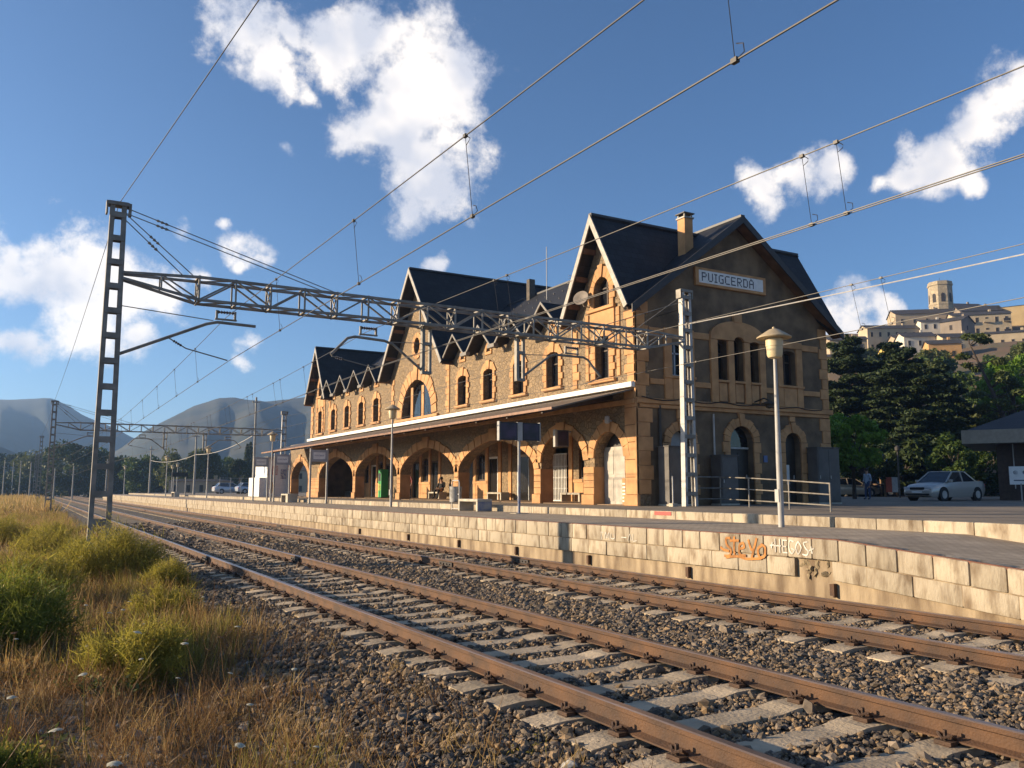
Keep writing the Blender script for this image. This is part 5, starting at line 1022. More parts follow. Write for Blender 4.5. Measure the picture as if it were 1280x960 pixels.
house(226, 150.5, 44.5, 7.5, 5.8, 6, 16, white_w, 'pale house tucked under the church nave', 3, 2, 1.2); house(247, 149, 49.0, 12, 6.5, 7, 20, grey_w, 'grey house with a long dark roof behind the apartment block', 3, 1, 2.2)
# church tower
t = empty('church_tower', (253.8, 162.6, 47.0), 'octagonal stone bell tower above the hill town roofs', 'tower'); tst = masonry('tower_stone', (.46, .37, .24), (.34, .28, .19), (.22, .17, .11), 1.2, .4)
oc = lambda r, z: [(r * math.cos(R(22.5 + 45*i)), r * math.sin(R(22.5 + 45*i)), z) for i in range(8)]
B().prism(oc(3.75, 0), oc(3.6, 20.0)).make('shaft', tst, t); B().prism(oc(3.85, 20.0), oc(3.85, 20.5)).make('cornice', tst, t); B().prism(oc(3.65, 20.5), oc(3.65, 21.3)).make('parapet', tst, t); B().prism(oc(3.8, 13.6), oc(3.8, 13.9)).make('string_course', tst, t)
for i in range(8):
    a = R(45*i); n_ = Vector((math.cos(a), math.sin(a), 0)); tt = Vector((-n_.y, n_.x, 0)); c = n_ * 3.33
    q = [c + tt * u + Vector((0, 0, v)) for u, v in arch(-.55, .55, 14.4, 16.6, 17.3, 2, 8)]; B().prism(q, [p + n_ * .10 for p in q]).make('belfry_opening', wd, t)
B().tube([(0, 0, 21), (0, 0, 23)], .06, 6).make('finial', wd, t)

# ------------------------------------------------------------------ trees
bark = M('bark', (.075, .055, .04), .95, .25, vscale=4, bump=.6, bscale=12)
def crown(clumps, size, flat=0.):
    P_ = []
    for cx_, cy_, cz_, rx, ry, rz_, n in clumps:
        d = RNG.normal(size=(n, 3)); d /= np.linalg.norm(d, axis=1, keepdims=True); rad = RNG.uniform(.25, 1, n) ** .55
        P_.append(np.array([cx_, cy_, cz_]) + d * rad[:, None] * np.array([rx, ry, rz_]))
    return leaves(np.concatenate(P_), size, flat)
def tree_parts(t, trunk, limbs, clumps, size, mat, flat=0., keep=None):
    b = B(); b.tube(trunk[0], trunk[1], 9); tr = b.make('trunk', bark, t, smooth=True)
    for pts_, r_ in limbs: B().tube(pts_, r_, 6).make('limb', bark, tr, smooth=True)
    Vv, Qq = crown(clumps, size, flat); return npmesh('crown', Vv, Qq, mat, t)
ced = leafmat('cedar_needles', (.022, .040, .014), (.045, .062, .018), .15); lime_l = leafmat('bright_leaf', (.10, .20, .02), (.20, .30, .04), .4); mid_l = leafmat('broad_leaf', (.045, .085, .018), (.085, .12, .025), .3); dark_l = leafmat('dark_broad_leaf', (.022, .042, .012), (.055, .075, .02), .25); olive_l = leafmat('olive_leaf', (.07, .09, .025), (.13, .14, .035), .3)
def cedar(x, y, h, rad, label, seed, leaf=.16):
    rr = random.Random(seed); t = empty('cedar_tree', (x, y, G), label, 'tree', 'cedars beside the plaza'); cl, lb = [], []; z = h * .10
    while z < h * .97:
        f = z / h; r = rad * (1 - f) ** .55 * rr.uniform(.65, 1.15) + .3; k = 7 if f < .6 else 5; a0 = rr.uniform(0, 6)
        for i in range(k):
            a = a0 + 2*math.pi*i/k + rr.uniform(-.3, .3); L_ = r * rr.uniform(.65, 1.1); zj = z + rr.uniform(-.35, .35); tip = (L_*math.cos(a), L_*math.sin(a), zj + rr.uniform(-.35, .55)); lb.append(([(0, 0, z - .1), (tip[0]*.5, tip[1]*.5, z + .12), tip], [.07*(1-f) + .02, .04, .012]))
            for q in (.38, .68, .98): cl.append((tip[0]*q + rr.uniform(-.2, .2), tip[1]*q + rr.uniform(-.2, .2), zj + (tip[2] - zj)*q + rr.uniform(-.12, .15), (L_*.27 + .2)*rr.uniform(.7, 1.3), (L_*.27 + .2)*rr.uniform(.7, 1.3), .16 + .16*rr.random(), int(90 + 150*min(1, L_/2.2))))
        z += h * rr.uniform(.042, .062)
    cl.append((0, 0, h*.97, .22, .22, .7, 160)); tree_parts(t, ([(0, 0, -.5), (0, 0, h*.5), (0, 0, h*.98)], [.32, .18, .03]), lb, cl, leaf, ced, .55); return t
cedar(67.9, 53.3, 15.3, 5.2, 'broad dark cedar closest to the station end wall', 1); cedar(65.3, 45.5, 12.6, 5.4, 'dark layered cedar behind the silver saloon car', 2); cedar(78.3, 57.5, 14.0, 5.6, 'dark cedar standing between the two big cedars and farther up the slope', 3); cedar(72.5, 47.0, 12.3, 3.2, 'slender cedar with a pointed tip rising in front of the orange house', 4); cedar(70.0, 50.2, 14.2, 2.6, 'narrow spiky cedar rising in front of the white gabled house', 5)
def broad(x, y, z0, h, rad, mat, label, seed, size=.14, n=26, dens=220, group=None, trunkf=.3, nm='tree', lean=(0, 0)):
    rr = random.Random(seed); t = empty(nm, (x, y, z0), label, 'tree', group); cl, lb = [], []; cz = h * (1 + trunkf) / 2
    for i in range(n):
        a = rr.uniform(0, 2*math.pi); u = rr.uniform(-1, 1); q = rr.uniform(.35, 1) ** .5; rx = rad * q * math.sqrt(1 - u*u*.8); px_, py_, pz_ = rx*math.cos(a) + lean[0], rx*math.sin(a) + lean[1], cz + u * h * (1 - trunkf) / 2 * .82
        c = rad * rr.uniform(.22, .40); cl.append((px_, py_, pz_, c, c, c*.8, int(dens * rr.uniform(.7, 1.3))))
        if i % 2 == 0: lb.append(([(lean[0]*.4, lean[1]*.4, h*trunkf), (px_*.5, py_*.5, (pz_ + h*trunkf)/2 + .2), (px_, py_, pz_)], [.06*rad/2, .04*rad/2, .012]))
    tree_parts(t, ([(0, 0, -.4), (lean[0]*.3, lean[1]*.3, h*.35), (lean[0]*.8, lean[1]*.8, h*.75)], [.055*h*.5, .04*h*.5, .012*h]), lb, cl, size, mat); return t
broad(42.4, 33.3, G, 4.9, 1.85, lime_l, 'small bright green leafy tree beside the rear corner of the station', 11, .13, 34, 190, trunkf=.34)
broad(59.1, 37.6, G, 4.6, 1.7, mid_l, 'leafy green tree in the shade behind the silver saloon car', 12, .13, 22, 160); broad(64.5, 39.1, G, 4.4, 1.8, mid_l, 'leafy green tree beside the dark pavilion', 13, .13, 22, 160); broad(79.4, 44.4, G, 13.4, 2.6, lime_l, 'tall bright green tree above the dark pavilion roof', 14, .18, 34, 200, trunkf=.45); broad(62, 44, G, 5.2, 2.6, dark_l, 'dark rounded tree under the cedars', 15, .15, 26, 170); broad(55, 41.8, G, 4.2, 2.0, dark_l, 'low dark tree beside the playground hut', 16, .14, 24, 170)
broad(84, 50.5, 1.6, 10.5, 3.2, olive_l, 'olive green tree on the slope behind the pines', 18, .18, 30, 170); broad(100, 62, 4.0, 8.5, 3.6, mid_l, 'rounded green tree on the slope below the town', 19, .2, 26, 170); broad(96, 70, 3.5, 9.0, 4.0, dark_l, 'dark tree on the slope below the tan house', 20, .2, 28, 170)
# scrub and trees scattered up the slope
HT = [(104, 66, 6.5, 3.0), (112, 76, 7, 3.4), (118, 66, 6, 3.0), (126, 82, 7, 3.6), (131, 70, 6, 3.2), (140, 92, 7, 3.6), (146, 78, 6.5, 3.4), (152, 88, 6, 3.2), (160, 104, 7, 3.8), (166, 90, 7, 3.6), (174, 101, 7, 3.6), (180, 112, 6, 3.4), (186, 102, 7, 3.8), (150, 112, 7, 3.6), (168, 120, 6.5, 3.4), (191, 108, 6, 3.4), (183, 104, 6, 3.2), (177, 108, 6, 3.0), (122, 92, 7, 3.4), (135, 104, 7, 3.4), (212, 128, 7, 3.2), (228, 133, 8, 3.2), (178, 92, 6, 3.2), (205, 105, 7, 3.6), (190, 93, 6, 3.2)]
hp = [broad(HT[i][0], HT[i][1], hillz(*HT[i][:2]) - .3, HT[i][2], HT[i][3], (mid_l, olive_l, dark_l)[i], ('green tree among the scrub on the hillside', 'olive coloured tree among the scrub on the hillside', 'dark tree among the scrub on the hillside')[i], 80 + i, .26, 22, 120, ('green', 'olive', 'dark')[i] + ' hillside trees', .15) for i in range(3)]
for i, (x, y, h, rad) in enumerate(HT[3:]):
    if math.hypot(x, y) > 198: continue
    t = copytree(hp[(i * 2 + i // 3) % 3], None, (x, y, hillz(x, y) - .3), random.uniform(0, 6)); t.scale = (random.uniform(.8, 1.25),) * 3
# leaning pine
t = empty('pine_tree', (73.5, 40.3, G), 'leaning pine with a bare trunk and sparse crown above the pavilion', 'tree'); rr = random.Random(31); cl = []; lb = []
TP = [Vector((0, 0, -.4)), Vector((-.6, .4, 4)), Vector((-2.0, 1.4, 9)), Vector((-3.2, 2.4, 13.2))]
for i in range(26):
    f = rr.uniform(.42, 1); s = f * 3; k = min(2, int(s)); p_ = TP[k].lerp(TP[k+1], s - k); a = rr.uniform(0, 6.3); L_ = rr.uniform(.8, 2.9) * (1.15 - f*.5); tip = p_ + Vector((L_*math.cos(a), L_*math.sin(a), rr.uniform(.1, .7))); lb.append(([p_, (p_+tip)/2 + Vector((0, 0, .15)), tip], [.06, .04, .015])); c = rr.uniform(.45, .8); cl.append((tip.x, tip.y, tip.z, c, c, c*.45, 190))
tree_parts(t, (TP, [.28, .22, .16, .05]), lb, cl, .14, leafmat('pine_needles', (.05, .075, .02), (.09, .11, .03), .2))
# shade hedge, playground and pavilion
Vv, Qq = crown([(x, 46 - (x - 58) * .35, 1.7 + .3*math.sin(x), 1.4, 1.0, 1.1, 500) for x in np.arange(52, 76, 1.1)], .14); o = npmesh('hedge', Vv, Qq, dark_l); tag(o, 'long dark clipped hedge in the shade below the cedars', 'hedge')
t = empty('playground_hut', (57.6, 42.6, G), 'small playground tower with a blue pyramid roof', 'playground'); wood = M('playground_wood', (.2, .12, .06), .8, .2)
for sx in (-.7, .7):
    for sy in (-.7, .7): B().box(sx - .06, sx + .06, sy - .06, sy + .06, 0, 2.2).make('post', wood, t)
B().prism([(-1.1, -1.1, 2.2), (1.1, -1.1, 2.2), (1.1, 1.1, 2.2), (-1.1, 1.1, 2.2)], [(-.05, -.05, 3.3), (.05, -.05, 3.3), (.05, .05, 3.3), (-.05, .05, 3.3)]).make('roof', M('blue_roof_panel', (.05, .13, .42), .6, .1), t); B().box(-.72, .72, -.72, .72, .9, 1.0).make('deck', wood, t)
for k, c in enumerate(((.55, .10, .05), (.6, .58, .54))): B().box(-.70 + .72*k, -.02 + .72*k, -.80, -.74, .35, 1.5).make('panel', M('play_panel_%d' % k, c, .6, .1), t)
t = empty('street_lamp', (51.2, 36.6, G), 'slim dark street lamp beside the playground', 'street lamp'); B().tube([(0, 0, 0), (0, 0, 3.1)], .05, 8).make('pole', M('dark_pole', (.05, .045, .04), .6, .1), t); B().lathe((0, 0, 3.1), [(.06, 0), (.16, .1), (.18, .3), (.05, .42)], 12).make('lantern', MATS['dark_pole'], t)
t = empty('pavilion', (43.9, 25.6, G), 'dark flat-fronted pavilion with a pale fascia and white shutter', 'building', None, R(-62)); dw = M('dark_brick_wall', (.075, .05, .038), .9, .15, vscale=6)
B().box(0, 18, 0, 8, -.1, 3.1).make('wall', dw, t); B().box(-1.5, 19, -1.1, 9, 2.92, 3.62).make('fascia', M('pale_fascia', (.33, .28, .215), .8, .1), t)
B().prism([(-1.3, -.9, 3.62), (18.5, -.9, 3.62), (18.5, 8.6, 3.62), (-1.3, 8.6, 3.62)], [(1.5, 3.8, 5.0), (14, 3.8, 5.0), (14, 4.1, 5.0), (1.5, 4.1, 5.0)]).make('roof', slate, t); B().box(1.4, 4.6, -.06, 0, 1.25, 2.55).make('shutter', M('white_shutter', (.62, .60, .56), .6, .06), t)
for i in range(6): B().box(1.4, 4.6, -.075, -.06, 1.3 + i*.2, 1.32 + i*.2).make('slat', white, t)
B().tube([(.75, -.05, 2.95), (.75, -.05, .6)], .03, 6).make('downpipe', steel_pale, t)
t = empty('notice_sign', (42.9, 23.9, G), 'small white notice with two dark symbols on a post by the pavilion', 'sign', None, R(-60)); B().box(-.03, .03, -.03, .03, 0, .85).make('post', poleM, t); o = B().box(-.48, .48, -.02, .02, .8, 1.7).make('board', white, t)
for s in (-1, 1): B().lathe((s*.2, 0, 0), [(.11, -.03), (.11, .0)], 12).make('symbol', M('navy_symbol', (.03, .05, .12), .5, .1), o); c_ = o.children[-1]; c_.rotation_euler = (R(90), 0, 0); c_.location = (s*.2 - s*.2, -.02, 1.4)
B().box(-.3, .3, -.026, -.021, .98, 1.03).make('caption_bar', MATS['navy_symbol'], o)

# ------------------------------------------------------------------ far side: woods, poles, houses, mountains
LT = [(-4.6, 279.3, 11.9, 6.5), (2.1, 252.4, 11.9, 6.0), (9.0, 225.4, 12.8, 6.6), (13.6, 228.7, 11.6, 5.2), (20.1, 230.6, 9.8, 5.0), (22.6, 206.1, 9.2, 4.8), (28.2, 214.4, 9.2, 4.0), (28.0, 185.7, 10.3, 4.4), (32.7, 188.7, 10.0, 4.2), (40.1, 207.5, 9.2, 3.6), (-12, 262, 11, 6.0), (-22, 270, 12, 6.5), (47, 215, 9, 4), (56, 225, 10, 5), (66, 230, 10, 5)]
LL = ['round tree at the dark end of the tree line', 'tall tree directly behind the last lattice masts', 'highest broad tree behind the near lattice mast legs', 'tree with a dark flank beside the highest broad tree', 'low spreading tree between two concrete poles', 'dark bushy tree behind the far lamp posts', 'small tree wedged between the two larger far trees', 'upright leafy tree behind the dark platform sign', 'yellow-green tree behind the lamp just beyond the canopy', 'small tree beside the parked cars far off']
protos = []
for i, (x, y, h, rad) in enumerate(LT):
    lab = (LL + ['pale leafy tree at the outermost end of the tree line', 'tree standing in the open field beyond the tree line', 'tree behind the far ochre house', 'tree between the far ochre house and the cream house', 'tree beyond the far cream house'])[i]
    if i < 4: t = broad(x, y, -.3, h, rad, (dark_l, olive_l, dark_l, mid_l)[i], lab, 40 + i, .34, 44, 130, 'far tree line', .12); protos.append((t, h, rad))
    else:
        p_, h0, r0 = protos[(i * 3) % 4]; t = copytree(p_, None, (x, y, -.3), random.uniform(0, 6)); t['label'] = lab; t.scale = (rad/r0, rad/r0, h/h0)
# the understorey that closes the tree line
Vv, Qq = crown([(x, 243 - abs(x - 5) * .35 + random.uniform(-6, 6), 1.4 + random.uniform(0, 1.2), 3.2, 2.5, 2.2 + random.uniform(0, 1.4), 420) for x in np.arange(-40, 62, 2.6)], .36); tag(npmesh('undergrowth', Vv, Qq, dark_l), 'dense undergrowth closing the far tree line', 'bushes', None, 'stuff')
t = broad(36.0, 169.6, G, 6.4, 2.0, dark_l, 'small round-topped clipped tree above the far parked cars', 60, .2, 24, 140, None, .5)
for x, y, h, lab in ((42.7, 194.6, 12.3, 'slim dark cypress, the shorter of the far pair'), (45.6, 204.4, 13.6, 'slim dark cypress, the taller of the far pair')):
    t = empty('cypress_tree', (x, y, 0), lab, 'tree'); tree_parts(t, ([(0, 0, 0), (0, 0, h*.9)], [.2, .03]), [], [(0, 0, h*(.12 + .07*i), .85*math.sin(math.pi*(.15 + .07*i))**.7, .85*math.sin(math.pi*(.15 + .07*i))**.7, .8, 150) for i in range(12)], .2, dark_l)
cp = M('concrete_pole', (.36, .34, .30), .85, .1)
for (x, y, h), lab in zip([(-4.1, 198.3, 7.4), (-3.0, 232.3, 8.1), (-1.4, 219.9, 7.9), (.5, 184.2, 6.6), (4.2, 170.5, 5.2), (6.6, 157.6, 5.4), (12.2, 166.0, 6.9), (15.1, 129.7, 7.6), (16.3, 100.1, 7.9), (17.8, 78.2, 9.9)],
    ['concrete pole at the weedy edge of the far line', 'most distant concrete pole by the far line', 'distant concrete pole between two others by the far line', 'pale concrete pole near the last lattice masts', 'short pole in front of the highest broad tree', 'short pole in front of the dark trees beside the tracks', 'concrete pole seen between the near mast legs', 'tall pole behind the far lamp posts', 'tall pole beside the dark platform sign', 'tallest slim pole beside the far end of the canopy']):
    t = empty('concrete_pole', (x, y, -.3 if x < 10 else .7), lab, 'pole', 'poles beyond the station'); B().tube([(0, 0, 0), (0, 0, h + .3 - (.0 if x < 10 else 1.0))], [.14, .085], 8).make('shaft', cp, t); B().box(-.35, .35, -.04, .04, h - 1.2, h - 1.1).make('crossarm', cp, t)
wire('pale cable sagging from the tall pole past the far gantry', [(17.8, 78.2, 6.5), (16.3, 100.1, 5.4), (15.1, 129.7, 5.6)], .025, cable_pale, 'cable', .5)
t = empty('platform_display', (14.0, 95, P), 'dark overhead display sign on two posts on the far open platform', 'sign')
for s in (-1, 1): B().box(s*.6 - .04, s*.6 + .04, -.05, .05, 0, 2.5).make('post', poleM, t)
B().box(-.8, .8, -.1, .1, 2.1, 2.55).make('board', black, t)
b3 = bench(13.2, 92, P, 'dark concrete bench on the far open platform', 2.0, .5)
t = empty('white_kiosk', (16.5, 67.6, G), 'white rendered kiosk with red posters just beyond the canopy', 'kiosk')
B().box(0, 2.3, 0, 4.2, 0, 3.0).make('wall', white, t); B().box(-.15, 2.45, -.2, 4.4, 3.0, 3.15).make('roof', conc_pale, t)
for a, z, c in ((.3, 1.7, (.5, .06, .05)), (1.0, 1.4, (.12, .14, .25)), (1.55, 2.1, (.5, .1, .06))): B().box(a, a + .45, -.03, -.002, z, z + .75).make('poster', M('poster_%d' % int(a*100), c, .7, .2, vscale=8, col2=(.6, .55, .5)), t)
B().box(-.6, -.02, .2, 3.8, 0, 1.5).make('low_wall', white, t); B().box(.2, .5, -.05, -.002, .3, 1.1).make('meter_box', orange_w, t)
house(46.0, 212, .2, 16, 5.0, 8, -6, ochre_w, 'ochre house with a low roof beyond the far car park', 5, 1, 1.6); house(30, 176, .3, 12, 2.8, 3, 0, tan_w, 'long low garage block behind the far parked cars', 5, 1, .5, True); house(62, 200, .2, 14, 6, 8, -8, cream_w, 'cream house half hidden behind the station far end', 4, 2, 1.8)
t = empty('fence', (22, 108, G), 'thin grey mesh fence beside the far parked cars', 'fence')
for i in range(9): B().tube([(i*1.7 - 2, i*2.2 - 3, 0), (i*1.7 - 2, i*2.2 - 3, 2.0)], .035, 6).make('post', poleM, t)
for z in (.3, 1.1, 1.95): B().tube([(-2, -3, z), (8*1.7 - 2, 8*2.2 - 3, z)], .015, 5).make('wire', poleM, t)
def mountain(name, label, prof, R0, mat, seed, amp=.06):
    """ridge with real depth: profile given as azimuth / elevation seen from the station"""
    a0, a1 = prof[0][0], prof[-1][0]; azs = np.linspace(a0, a1, 150); fr = np.concatenate([np.linspace(.45, 1.0, 26), [1.08, 1.2, 1.35]]); V, Fq = [], []; rg = np.random.default_rng(seed); ph = rg.uniform(0, 6, 40)
    el = np.interp(azs, [p[0] for p in prof], [p[1] for p in prof])
    def nz_(a, f): return sum(math.sin(a * (1.1 * 1.63**k) + ph[k] + f * (5 + 3*k) * math.sin(ph[k+8])) * .55**k for k in range(6))
    for a, e in zip(azs, el):
        for f in fr:
            r = R0 * f; hr = R0 * math.tan(R(max(e, .0))); g_ = max(0, (f - .45) / .55) if f <= 1 else max(0, 1 - (f - 1) * 1.4); h = hr * (g_ ** 1.25); h *= 1 + amp * nz_(a, f) * (4 * g_ * (1 - g_) * 1.6 + .12) if f <= 1 else 1
            V.append((r * math.sin(R(a)), r * math.cos(R(a)), h - 1.0 - (0 if f > .46 else .5)))
    k = len(fr)
    for i in range(len(azs) - 1):
        for j in range(k - 1): Fq.append((i*k+j, (i+1)*k+j, (i+1)*k+j+1, i*k+j+1))
    o = mesh(name, V, Fq, mat, smooth=True); o['kind'] = 'structure'; return o
mtn = M('forested_mountain', (.013, .023, .017), .95, bump=.6, bscale=.04, col2=(.030, .038, .025), vscale=.016, detail=9, thr=(.42, .62))
mtn2 = M('bare_mountain', (.014, .024, .017), .95, bump=.6, bscale=.05, col2=(.040, .042, .027), vscale=.02, detail=9, thr=(.45, .6))
mountain('far_mountain', '', [(-34, 2.5), (-26, 4.0), (-14, 4.8), (-6, 5.1), (-1.4, 5.3), (1.1, 5.5), (1.9, 5.15), (2.8, 4.57), (4.1, 4.0), (5.5, 3.3), (8, 2.4), (12, 1.5), (18, .8)], 1500, mtn, 3)
mountain('mountain', '', [(1.5, .3), (3.2, 1.5), (4.9, 2.7), (6.0, 3.6), (7.3, 4.4), (9.1, 5.5), (10.5, 6.0), (11.4, 6.1), (12.4, 5.9), (13.4, 5.8), (14.3, 5.98), (16.5, 6.4), (19, 6.6), (24, 6.2), (32, 5.2), (40, 3.6), (48, 1.5)], 1050, mtn2, 5)
mountain('foothill', '', [(-40, 2.0), (-20, 3.4), (-8, 3.5), (-3, 3.1), (-1.4, 2.7), (.4, 1.9), (2.0, 1.0), (4, .3)], 640, mtn, 9)
# ------------------------------------------------------------------ weeds beside the line
dry = leafmat('dry_grass_blade', (.32, .205, .07), (.55, .38, .155), .45); drybrown = leafmat('brown_weed', (.13, .07, .028), (.27, .15, .058), .3); grn = leafmat('green_grass_blade', (.16, .15, .026), (.33, .27, .06), .5); fen = leafmat('fennel_leaf', (.17, .165, .024), (.42, .35, .065), .55)
def tuft(n, h, spread, w, mat, up=1.4):
    P_ = RNG.normal(size=(n, 3)) * [spread, spread, 0]; D = RNG.normal(size=(n, 3)) * [.55, .55, .2] + [0, 0, up]; Vv, Qq = blades(P_, D, h * RNG.uniform(.4, 1.1, n), w * RNG.uniform(.6, 1.3, n), RNG.uniform(-.3, .3, (n, 1))); o = npmesh('tuft', Vv, Qq, mat); COL.objects.unlink(o); return o
def field(n, x0, x1, y0, y1, f=None):
    x = RNG.uniform(x0, x1, n); y = RNG.uniform(y0, y1, n)
    edge = np.interp(y, [3, 5.5, 9.5], [1.4, 1.65, 2.2]) + .2*np.sin(y*1.3) + .15*np.sin(y*3.7)
    k = x < edge + RNG.normal(0, .16, n)
    if f is not None: k &= f(x, y)
    return x[k], y[k]
def straw(n, l, spread, w, mat):
    return tuft(n, l, spread, w, mat, .12)
def place(name, srcs, x, y, s0, s1, dz=0.):
    n = len(x); z = np.array([gz(a, c) for a, c in zip(x, y)]) + dz; z = np.where(x > .9, np.maximum(z, np.interp(x, [.8, 1.7, 2.7, 3.1], [-.45, -.31, -.255, -.225])), z)
    scatter(name, np.stack([x, y, z], 1), np.stack([RNG.normal(0, .12, n), RNG.normal(0, .12, n), RNG.uniform(0, 6.28, n)], 1), RNG.uniform(s0, s1, n), RNG.integers(0, len(srcs), n), srcs)
def patch(x, y, k=1.0): return np.sin(x*1.1 + 1.7*np.sin(y*.6)) + np.sin(y*.83 - x*.5) + .6*np.sin(x*2.9 + y*1.9)
for nm, y0, y1, n1, n2, n3 in (('near_weeds', 1.6, 9, 1700, 420, 1700), ('middle_weeds', 9, 24, 3900, 2000, 1500), ('far_weeds', 24, 70, 8500, 4200, 600)):
    big = 1.0 if y1 < 30 else 1.5; xl = -3.2 if y1 < 10 else (-7 if y1 < 30 else -16)
    x, y = field(n1, xl, 2.9, y0, y1, (lambda a, c: patch(a*1.7, c*1.7) > -.7) if y1 < 10 else None); place(nm + '_dry', [tuft(16, .34, .06, .0032*big, dry) for _ in range(4)] + [tuft(12, .46, .05, .003*big, drybrown) for _ in range(2)], x, y, *((.25, .85) if y1 < 10 else (.5, 1.25)))
    x, y = field(n2, xl, 2.6, y0, y1, lambda a, c: patch(a, c) > .3); place(nm + '_green', [tuft(26, .36, .08, .0032*big, grn) for _ in range(4)], x, y, .6, 1.3)
    x, y = field(n3, xl, 3.0, y0, y1, lambda a, c: (a > .2) | (patch(a, c) < -.4)); place(nm + '_brown', [tuft(12, .40, .09, .0035*big, drybrown, 1.2) for _ in range(4)], x, y, .3, 1.0)
# dead stalks lying about
x, y = field(2600, -3.4, 3.0, 1.5, 14); place('dead_stalks', [straw(9, .26, .12, .0028, dry) for _ in range(3)] + [straw(9, .22, .12, .003, drybrown) for _ in range(3)], x, y, .5, 1.2, .015)
# low broad-leaved weeds
def rosette(n, r, mat):
    P_ = RNG.normal(size=(n, 3)) * [r, r, r*.35] + [0, 0, r*.5]; P_[:, 2] = np.abs(P_[:, 2]); Vv, Qq = leaves(P_, .016); o = npmesh('rosette', Vv, Qq, mat); COL.objects.unlink(o); return o
x, y = field(900, -3.4, 2.7, 1.8, 16, lambda a, c: patch(a + 3, c) > .1); place('low_leafy_weeds', [rosette(90, .09, MATS['olive_leaf']) for _ in range(2)] + [rosette(70, .08, drybrown) for _ in range(3)] + [rosette(60, .07, dry) for _ in range(2)], x, y, .6, 1.6)
x = RNG.uniform(1.2, 3.2, 420); y = RNG.uniform(2.6, 13, 420); place('stray_dry_weeds', [tuft(9, .30, .07, .003, drybrown, 1.1) for _ in range(3)] + [tuft(9, .26, .07, .003, dry, 1.1) for _ in range(3)], x, y, .3, 1.1)
# grass beyond
x, y = field(5200, -60, 2.2, 70, 200); place('meadow', [tuft(22, .75, .35, .02, dry) for _ in range(3)] + [tuft(22, .7, .35, .02, grn)], x, y, .8, 1.5)
# pebbles and litter stones among the weeds
x, y = field(9000, -3.5, 3.0, 1.4, 11); z = np.array([gz(a, c) for a, c in zip(x, y)]) + .004; z = np.where(x > .9, np.maximum(z, np.interp(x, [.8, 1.7, 2.7, 3.1], [-.44, -.305, -.25, -.22])), z)
pale = [stone_src(300 + i, M('pale_pebble', (.42, .36, .28), .9, .25, vscale=2, rnd=.35)) for i in range(3)] + [stone_src(310 + i, st_m[i]) for i in range(3)]
scatter('pebbles', np.stack([x, y, z], 1), RNG.uniform(-3, 3, (len(x), 3)) * [.2, .2, 1], 0.017 * RNG.lognormal(0, .5, len(x)), RNG.integers(0, 6, len(x)), pale)
# wild carrot and seed heads
def umbel(h, r, mat_head, dome):
    b = B(); lean = Vector((random.uniform(-.12, .12), random.uniform(-.12, .12), h)); b.tube([(0, 0, 0), lean * .5 + Vector((.01, 0, 0)), lean], [.0035, .003, .002], 4); o = b.make('umbel', drybrown if dome else MATS['green_grass_blade']); COL.objects.unlink(o); me = o.data; n0 = len(me.polygons)
    V = [v.co[:] for v in me.vertices]; Fq = [tuple(p.vertices) for p in me.polygons]; mi = [0] * len(Fq)
    for i in range(34):
        q = r * math.sqrt((i + .5) / 34); a = i * 2.4; c = lean + Vector((q*math.cos(a), q*math.sin(a), .02 + (-.5 if not dome else 1) * q*q/r*.6)); s = .0085 if not dome else .006; k = len(V); nrm = Vector((math.cos(a)*q/r*.5, math.sin(a)*q/r*.5, 1)); u = nrm.orthogonal().normalized(); w = nrm.cross(u).normalized()
        V += [tuple(c + u*s), tuple(c + w*s), tuple(c - u*s), tuple(c - w*s)]; Fq.append((k, k+1, k+2, k+3)); mi.append(1)
        if i % 3 == 0: k = len(V); V += [tuple(lean), tuple(lean + Vector((.002, 0, 0))), tuple(c)]; Fq.append((k, k+1, k+2)); mi.append(0)
    m2 = bpy.data.meshes.new('umbel'); m2.from_pydata(V, [], Fq); m2.materials.append(me.materials[0]); m2.materials.append(mat_head); m2.polygons.foreach_set('material_index', mi); return bpy.data.objects.new('umbel', m2)
wh = leafmat('white_petals', (.55, .52, .40), (.72, .69, .56), .3); sd = leafmat('brown_seed_head', (.16, .09, .045), (.26, .16, .08), .2)
x, y = field(120, -3.4, 2.1, 3.2, 12); place('wild_carrot_flowers', [umbel(random.uniform(.3, .5), random.uniform(.018, .03), wh, False) for _ in range(4)] + [umbel(random.uniform(.35, .55), .022, sd, True) for _ in range(3)], x, y, .8, 1.25)
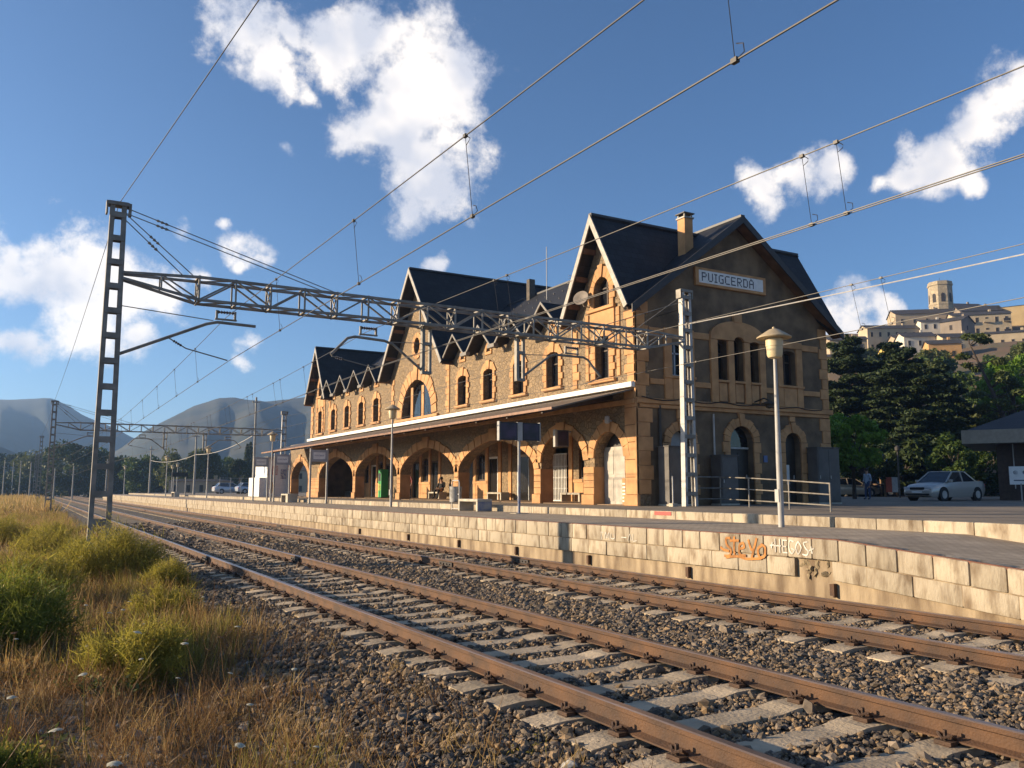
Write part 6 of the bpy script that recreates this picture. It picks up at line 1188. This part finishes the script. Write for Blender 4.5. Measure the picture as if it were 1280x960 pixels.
# bushes of feathery yellow-green weed
def bush(x, y, rad, h, label, n, seed, mat=fen, fl=.25):
    t = empty('weed_bush', (x, y, gz(x, y) - .03), label, 'bush', 'bushes beside the near track'); n = int(n * 1.6); ns = max(10, int(48 * rad)); S = []; b = B()
    for i in range(ns):
        a = RNG.uniform(0, 6.28); q = rad * math.sqrt(RNG.uniform(0, 1)); top = Vector((q*math.cos(a), q*math.sin(a), h * (1 - .55*(q/rad)**2) * RNG.uniform(.72, 1.04))); base = Vector((top.x*.35, top.y*.35, 0)); b.tube([base, base.lerp(top, .5) + Vector((0, 0, .05*h)), top], [.008, .006, .003], 4); S.append((base, top))
    b.make('stems', drybrown, t, fix=False)['kind'] = 'stuff'
    P_, D = [], []
    for base, top in S:
        m_ = max(20, n // ns); f = RNG.uniform(.28, 1.0, m_) ** .7; pts_ = np.array([base.lerp(top, float(u)) for u in f]); P_.append(pts_ + RNG.normal(size=(m_, 3)) * rad * .10); d = RNG.normal(size=(m_, 3)) * .8 + [0, 0, .75]; d[:, :2] += np.array([top.x, top.y]) / rad * .5; D.append(d)
    P_ = np.concatenate(P_); D = np.concatenate(D); P_[:, 2] = np.maximum(P_[:, 2], .03); Vv, Qq = blades(P_, D, RNG.lognormal(-2.5, .45, len(P_)) * (.7 + .5*h), .0034 * (1 if rad < .7 else 1.25), RNG.uniform(-.3, .3, (len(P_), 1))); npmesh('foliage', Vv, Qq, mat, t)['kind'] = 'stuff'
    nf = n // 7; k = RNG.integers(0, len(P_), nf); tops = P_[k]; tops = tops[tops[:, 2] > h * .42] + RNG.normal(size=(int((P_[k][:, 2] > h * .42).sum()), 3)) * .04 + [0, 0, .06]
    if len(tops): Vv, Qq = leaves(tops, .011); npmesh('flower_heads', Vv, Qq, leafmat('yellow_flower_dust', (.30, .24, .04), (.48, .36, .07), .4), t)['kind'] = 'stuff'
    return t
bush(1.5, 18.2, 1.05, 1.2, 'large rounded yellow-green bush hiding the foot of the gantry mast', 9500, 1); bush(2.25, 16.0, .48, .72, 'small yellow-topped bush beside the near rail', 4200, 2); bush(-.15, 10.9, .85, .98, 'tall bright green bush among the weeds', 9500, 3, leafmat('green_fennel', (.11, .145, .02), (.26, .27, .045), .5)); bush(1.0, 9.0, .58, .62, 'low spreading yellow-green bush with white flowers around it', 6500, 4); bush(1.8, 12.9, .5, .55, 'low loose green bush between the weeds and the ballast', 4200, 5)
bush(.1, 15.4, .8, .8, 'loose yellowish bush behind the tall green bush', 5500, 6); bush(-1.3, 14.2, .8, .75, 'pale green bush at the outer edge of the weeds', 5200, 7); bush(.5, 23.5, .8, .95, 'yellowish bush in the grass beyond the gantry mast', 4200, 8); bush(-1.6, 21, .9, .9, 'dull green bush in the tall dry grass', 4200, 9); bush(-.7, 30, 1.1, 1.1, 'rounded olive bush far along the weedy strip', 4200, 10); bush(.9, 33, .7, .8, 'small bush in the dry grass before the second gantry', 2600, 11)
bush(-1.0, 8.3, .5, .5, 'low green bush half hidden in brown weeds', 3600, 13); bush(-.1, 6.4, .3, .26, 'small low olive bush on the bare pebbly ground', 2400, 14, MATS['green_fennel']); bush(-2.0, 11.5, .8, .8, 'broad yellow-green bush at the outer edge of the verge', 5200, 15)
bush(2.95, 4.95, .20, .16, 'little green sprig growing out of the ballast', 900, 12)
# litter
t = empty('crumpled_paper', (2.95, 4.45, -.20), 'crumpled white paper lying on the ballast', 'litter'); o = stone_src(500, M('paper', (.62, .56, .46), .9, .1)); COL.objects.link(o); o.name = 'paper_ball'; o.parent = t; o.scale = (.055, .045, .04); o.location = (0, 0, .03)
t = empty('drink_can', (4.62, 3.05, -.17), 'crushed red and white drink can between the rails', 'litter'); B().tube([(0, 0, .03), (.11, .02, .03)], .03, 10).make('can_body', M('red_can', (.5, .03, .025), .35, .05, metal=.3), t); B().tube([(-.03, -.005, .03), (.0, 0, .03)], [.022, .03], 10).make('can_top', white, t)

# ------------------------------------------------------------------ air
hz = B().box(-2700, 2700, -420, 2700, -2.5, 190).make('haze', None); hz['kind'] = 'stuff'
hm = bpy.data.materials.new('haze_air'); hm.use_nodes = True; hn = hm.node_tree.nodes; hn.remove(hn['Principled BSDF']); pv = hn.new('ShaderNodeVolumePrincipled'); pv.inputs['Color'].default_value = (.36, .60, 1, 1); pv.inputs['Density'].default_value = 3.0e-4; pv.inputs['Anisotropy'].default_value = .45
hm.node_tree.links.new(pv.outputs[0], hn['Material Output'].inputs['Volume']); hz.data.materials.append(hm)
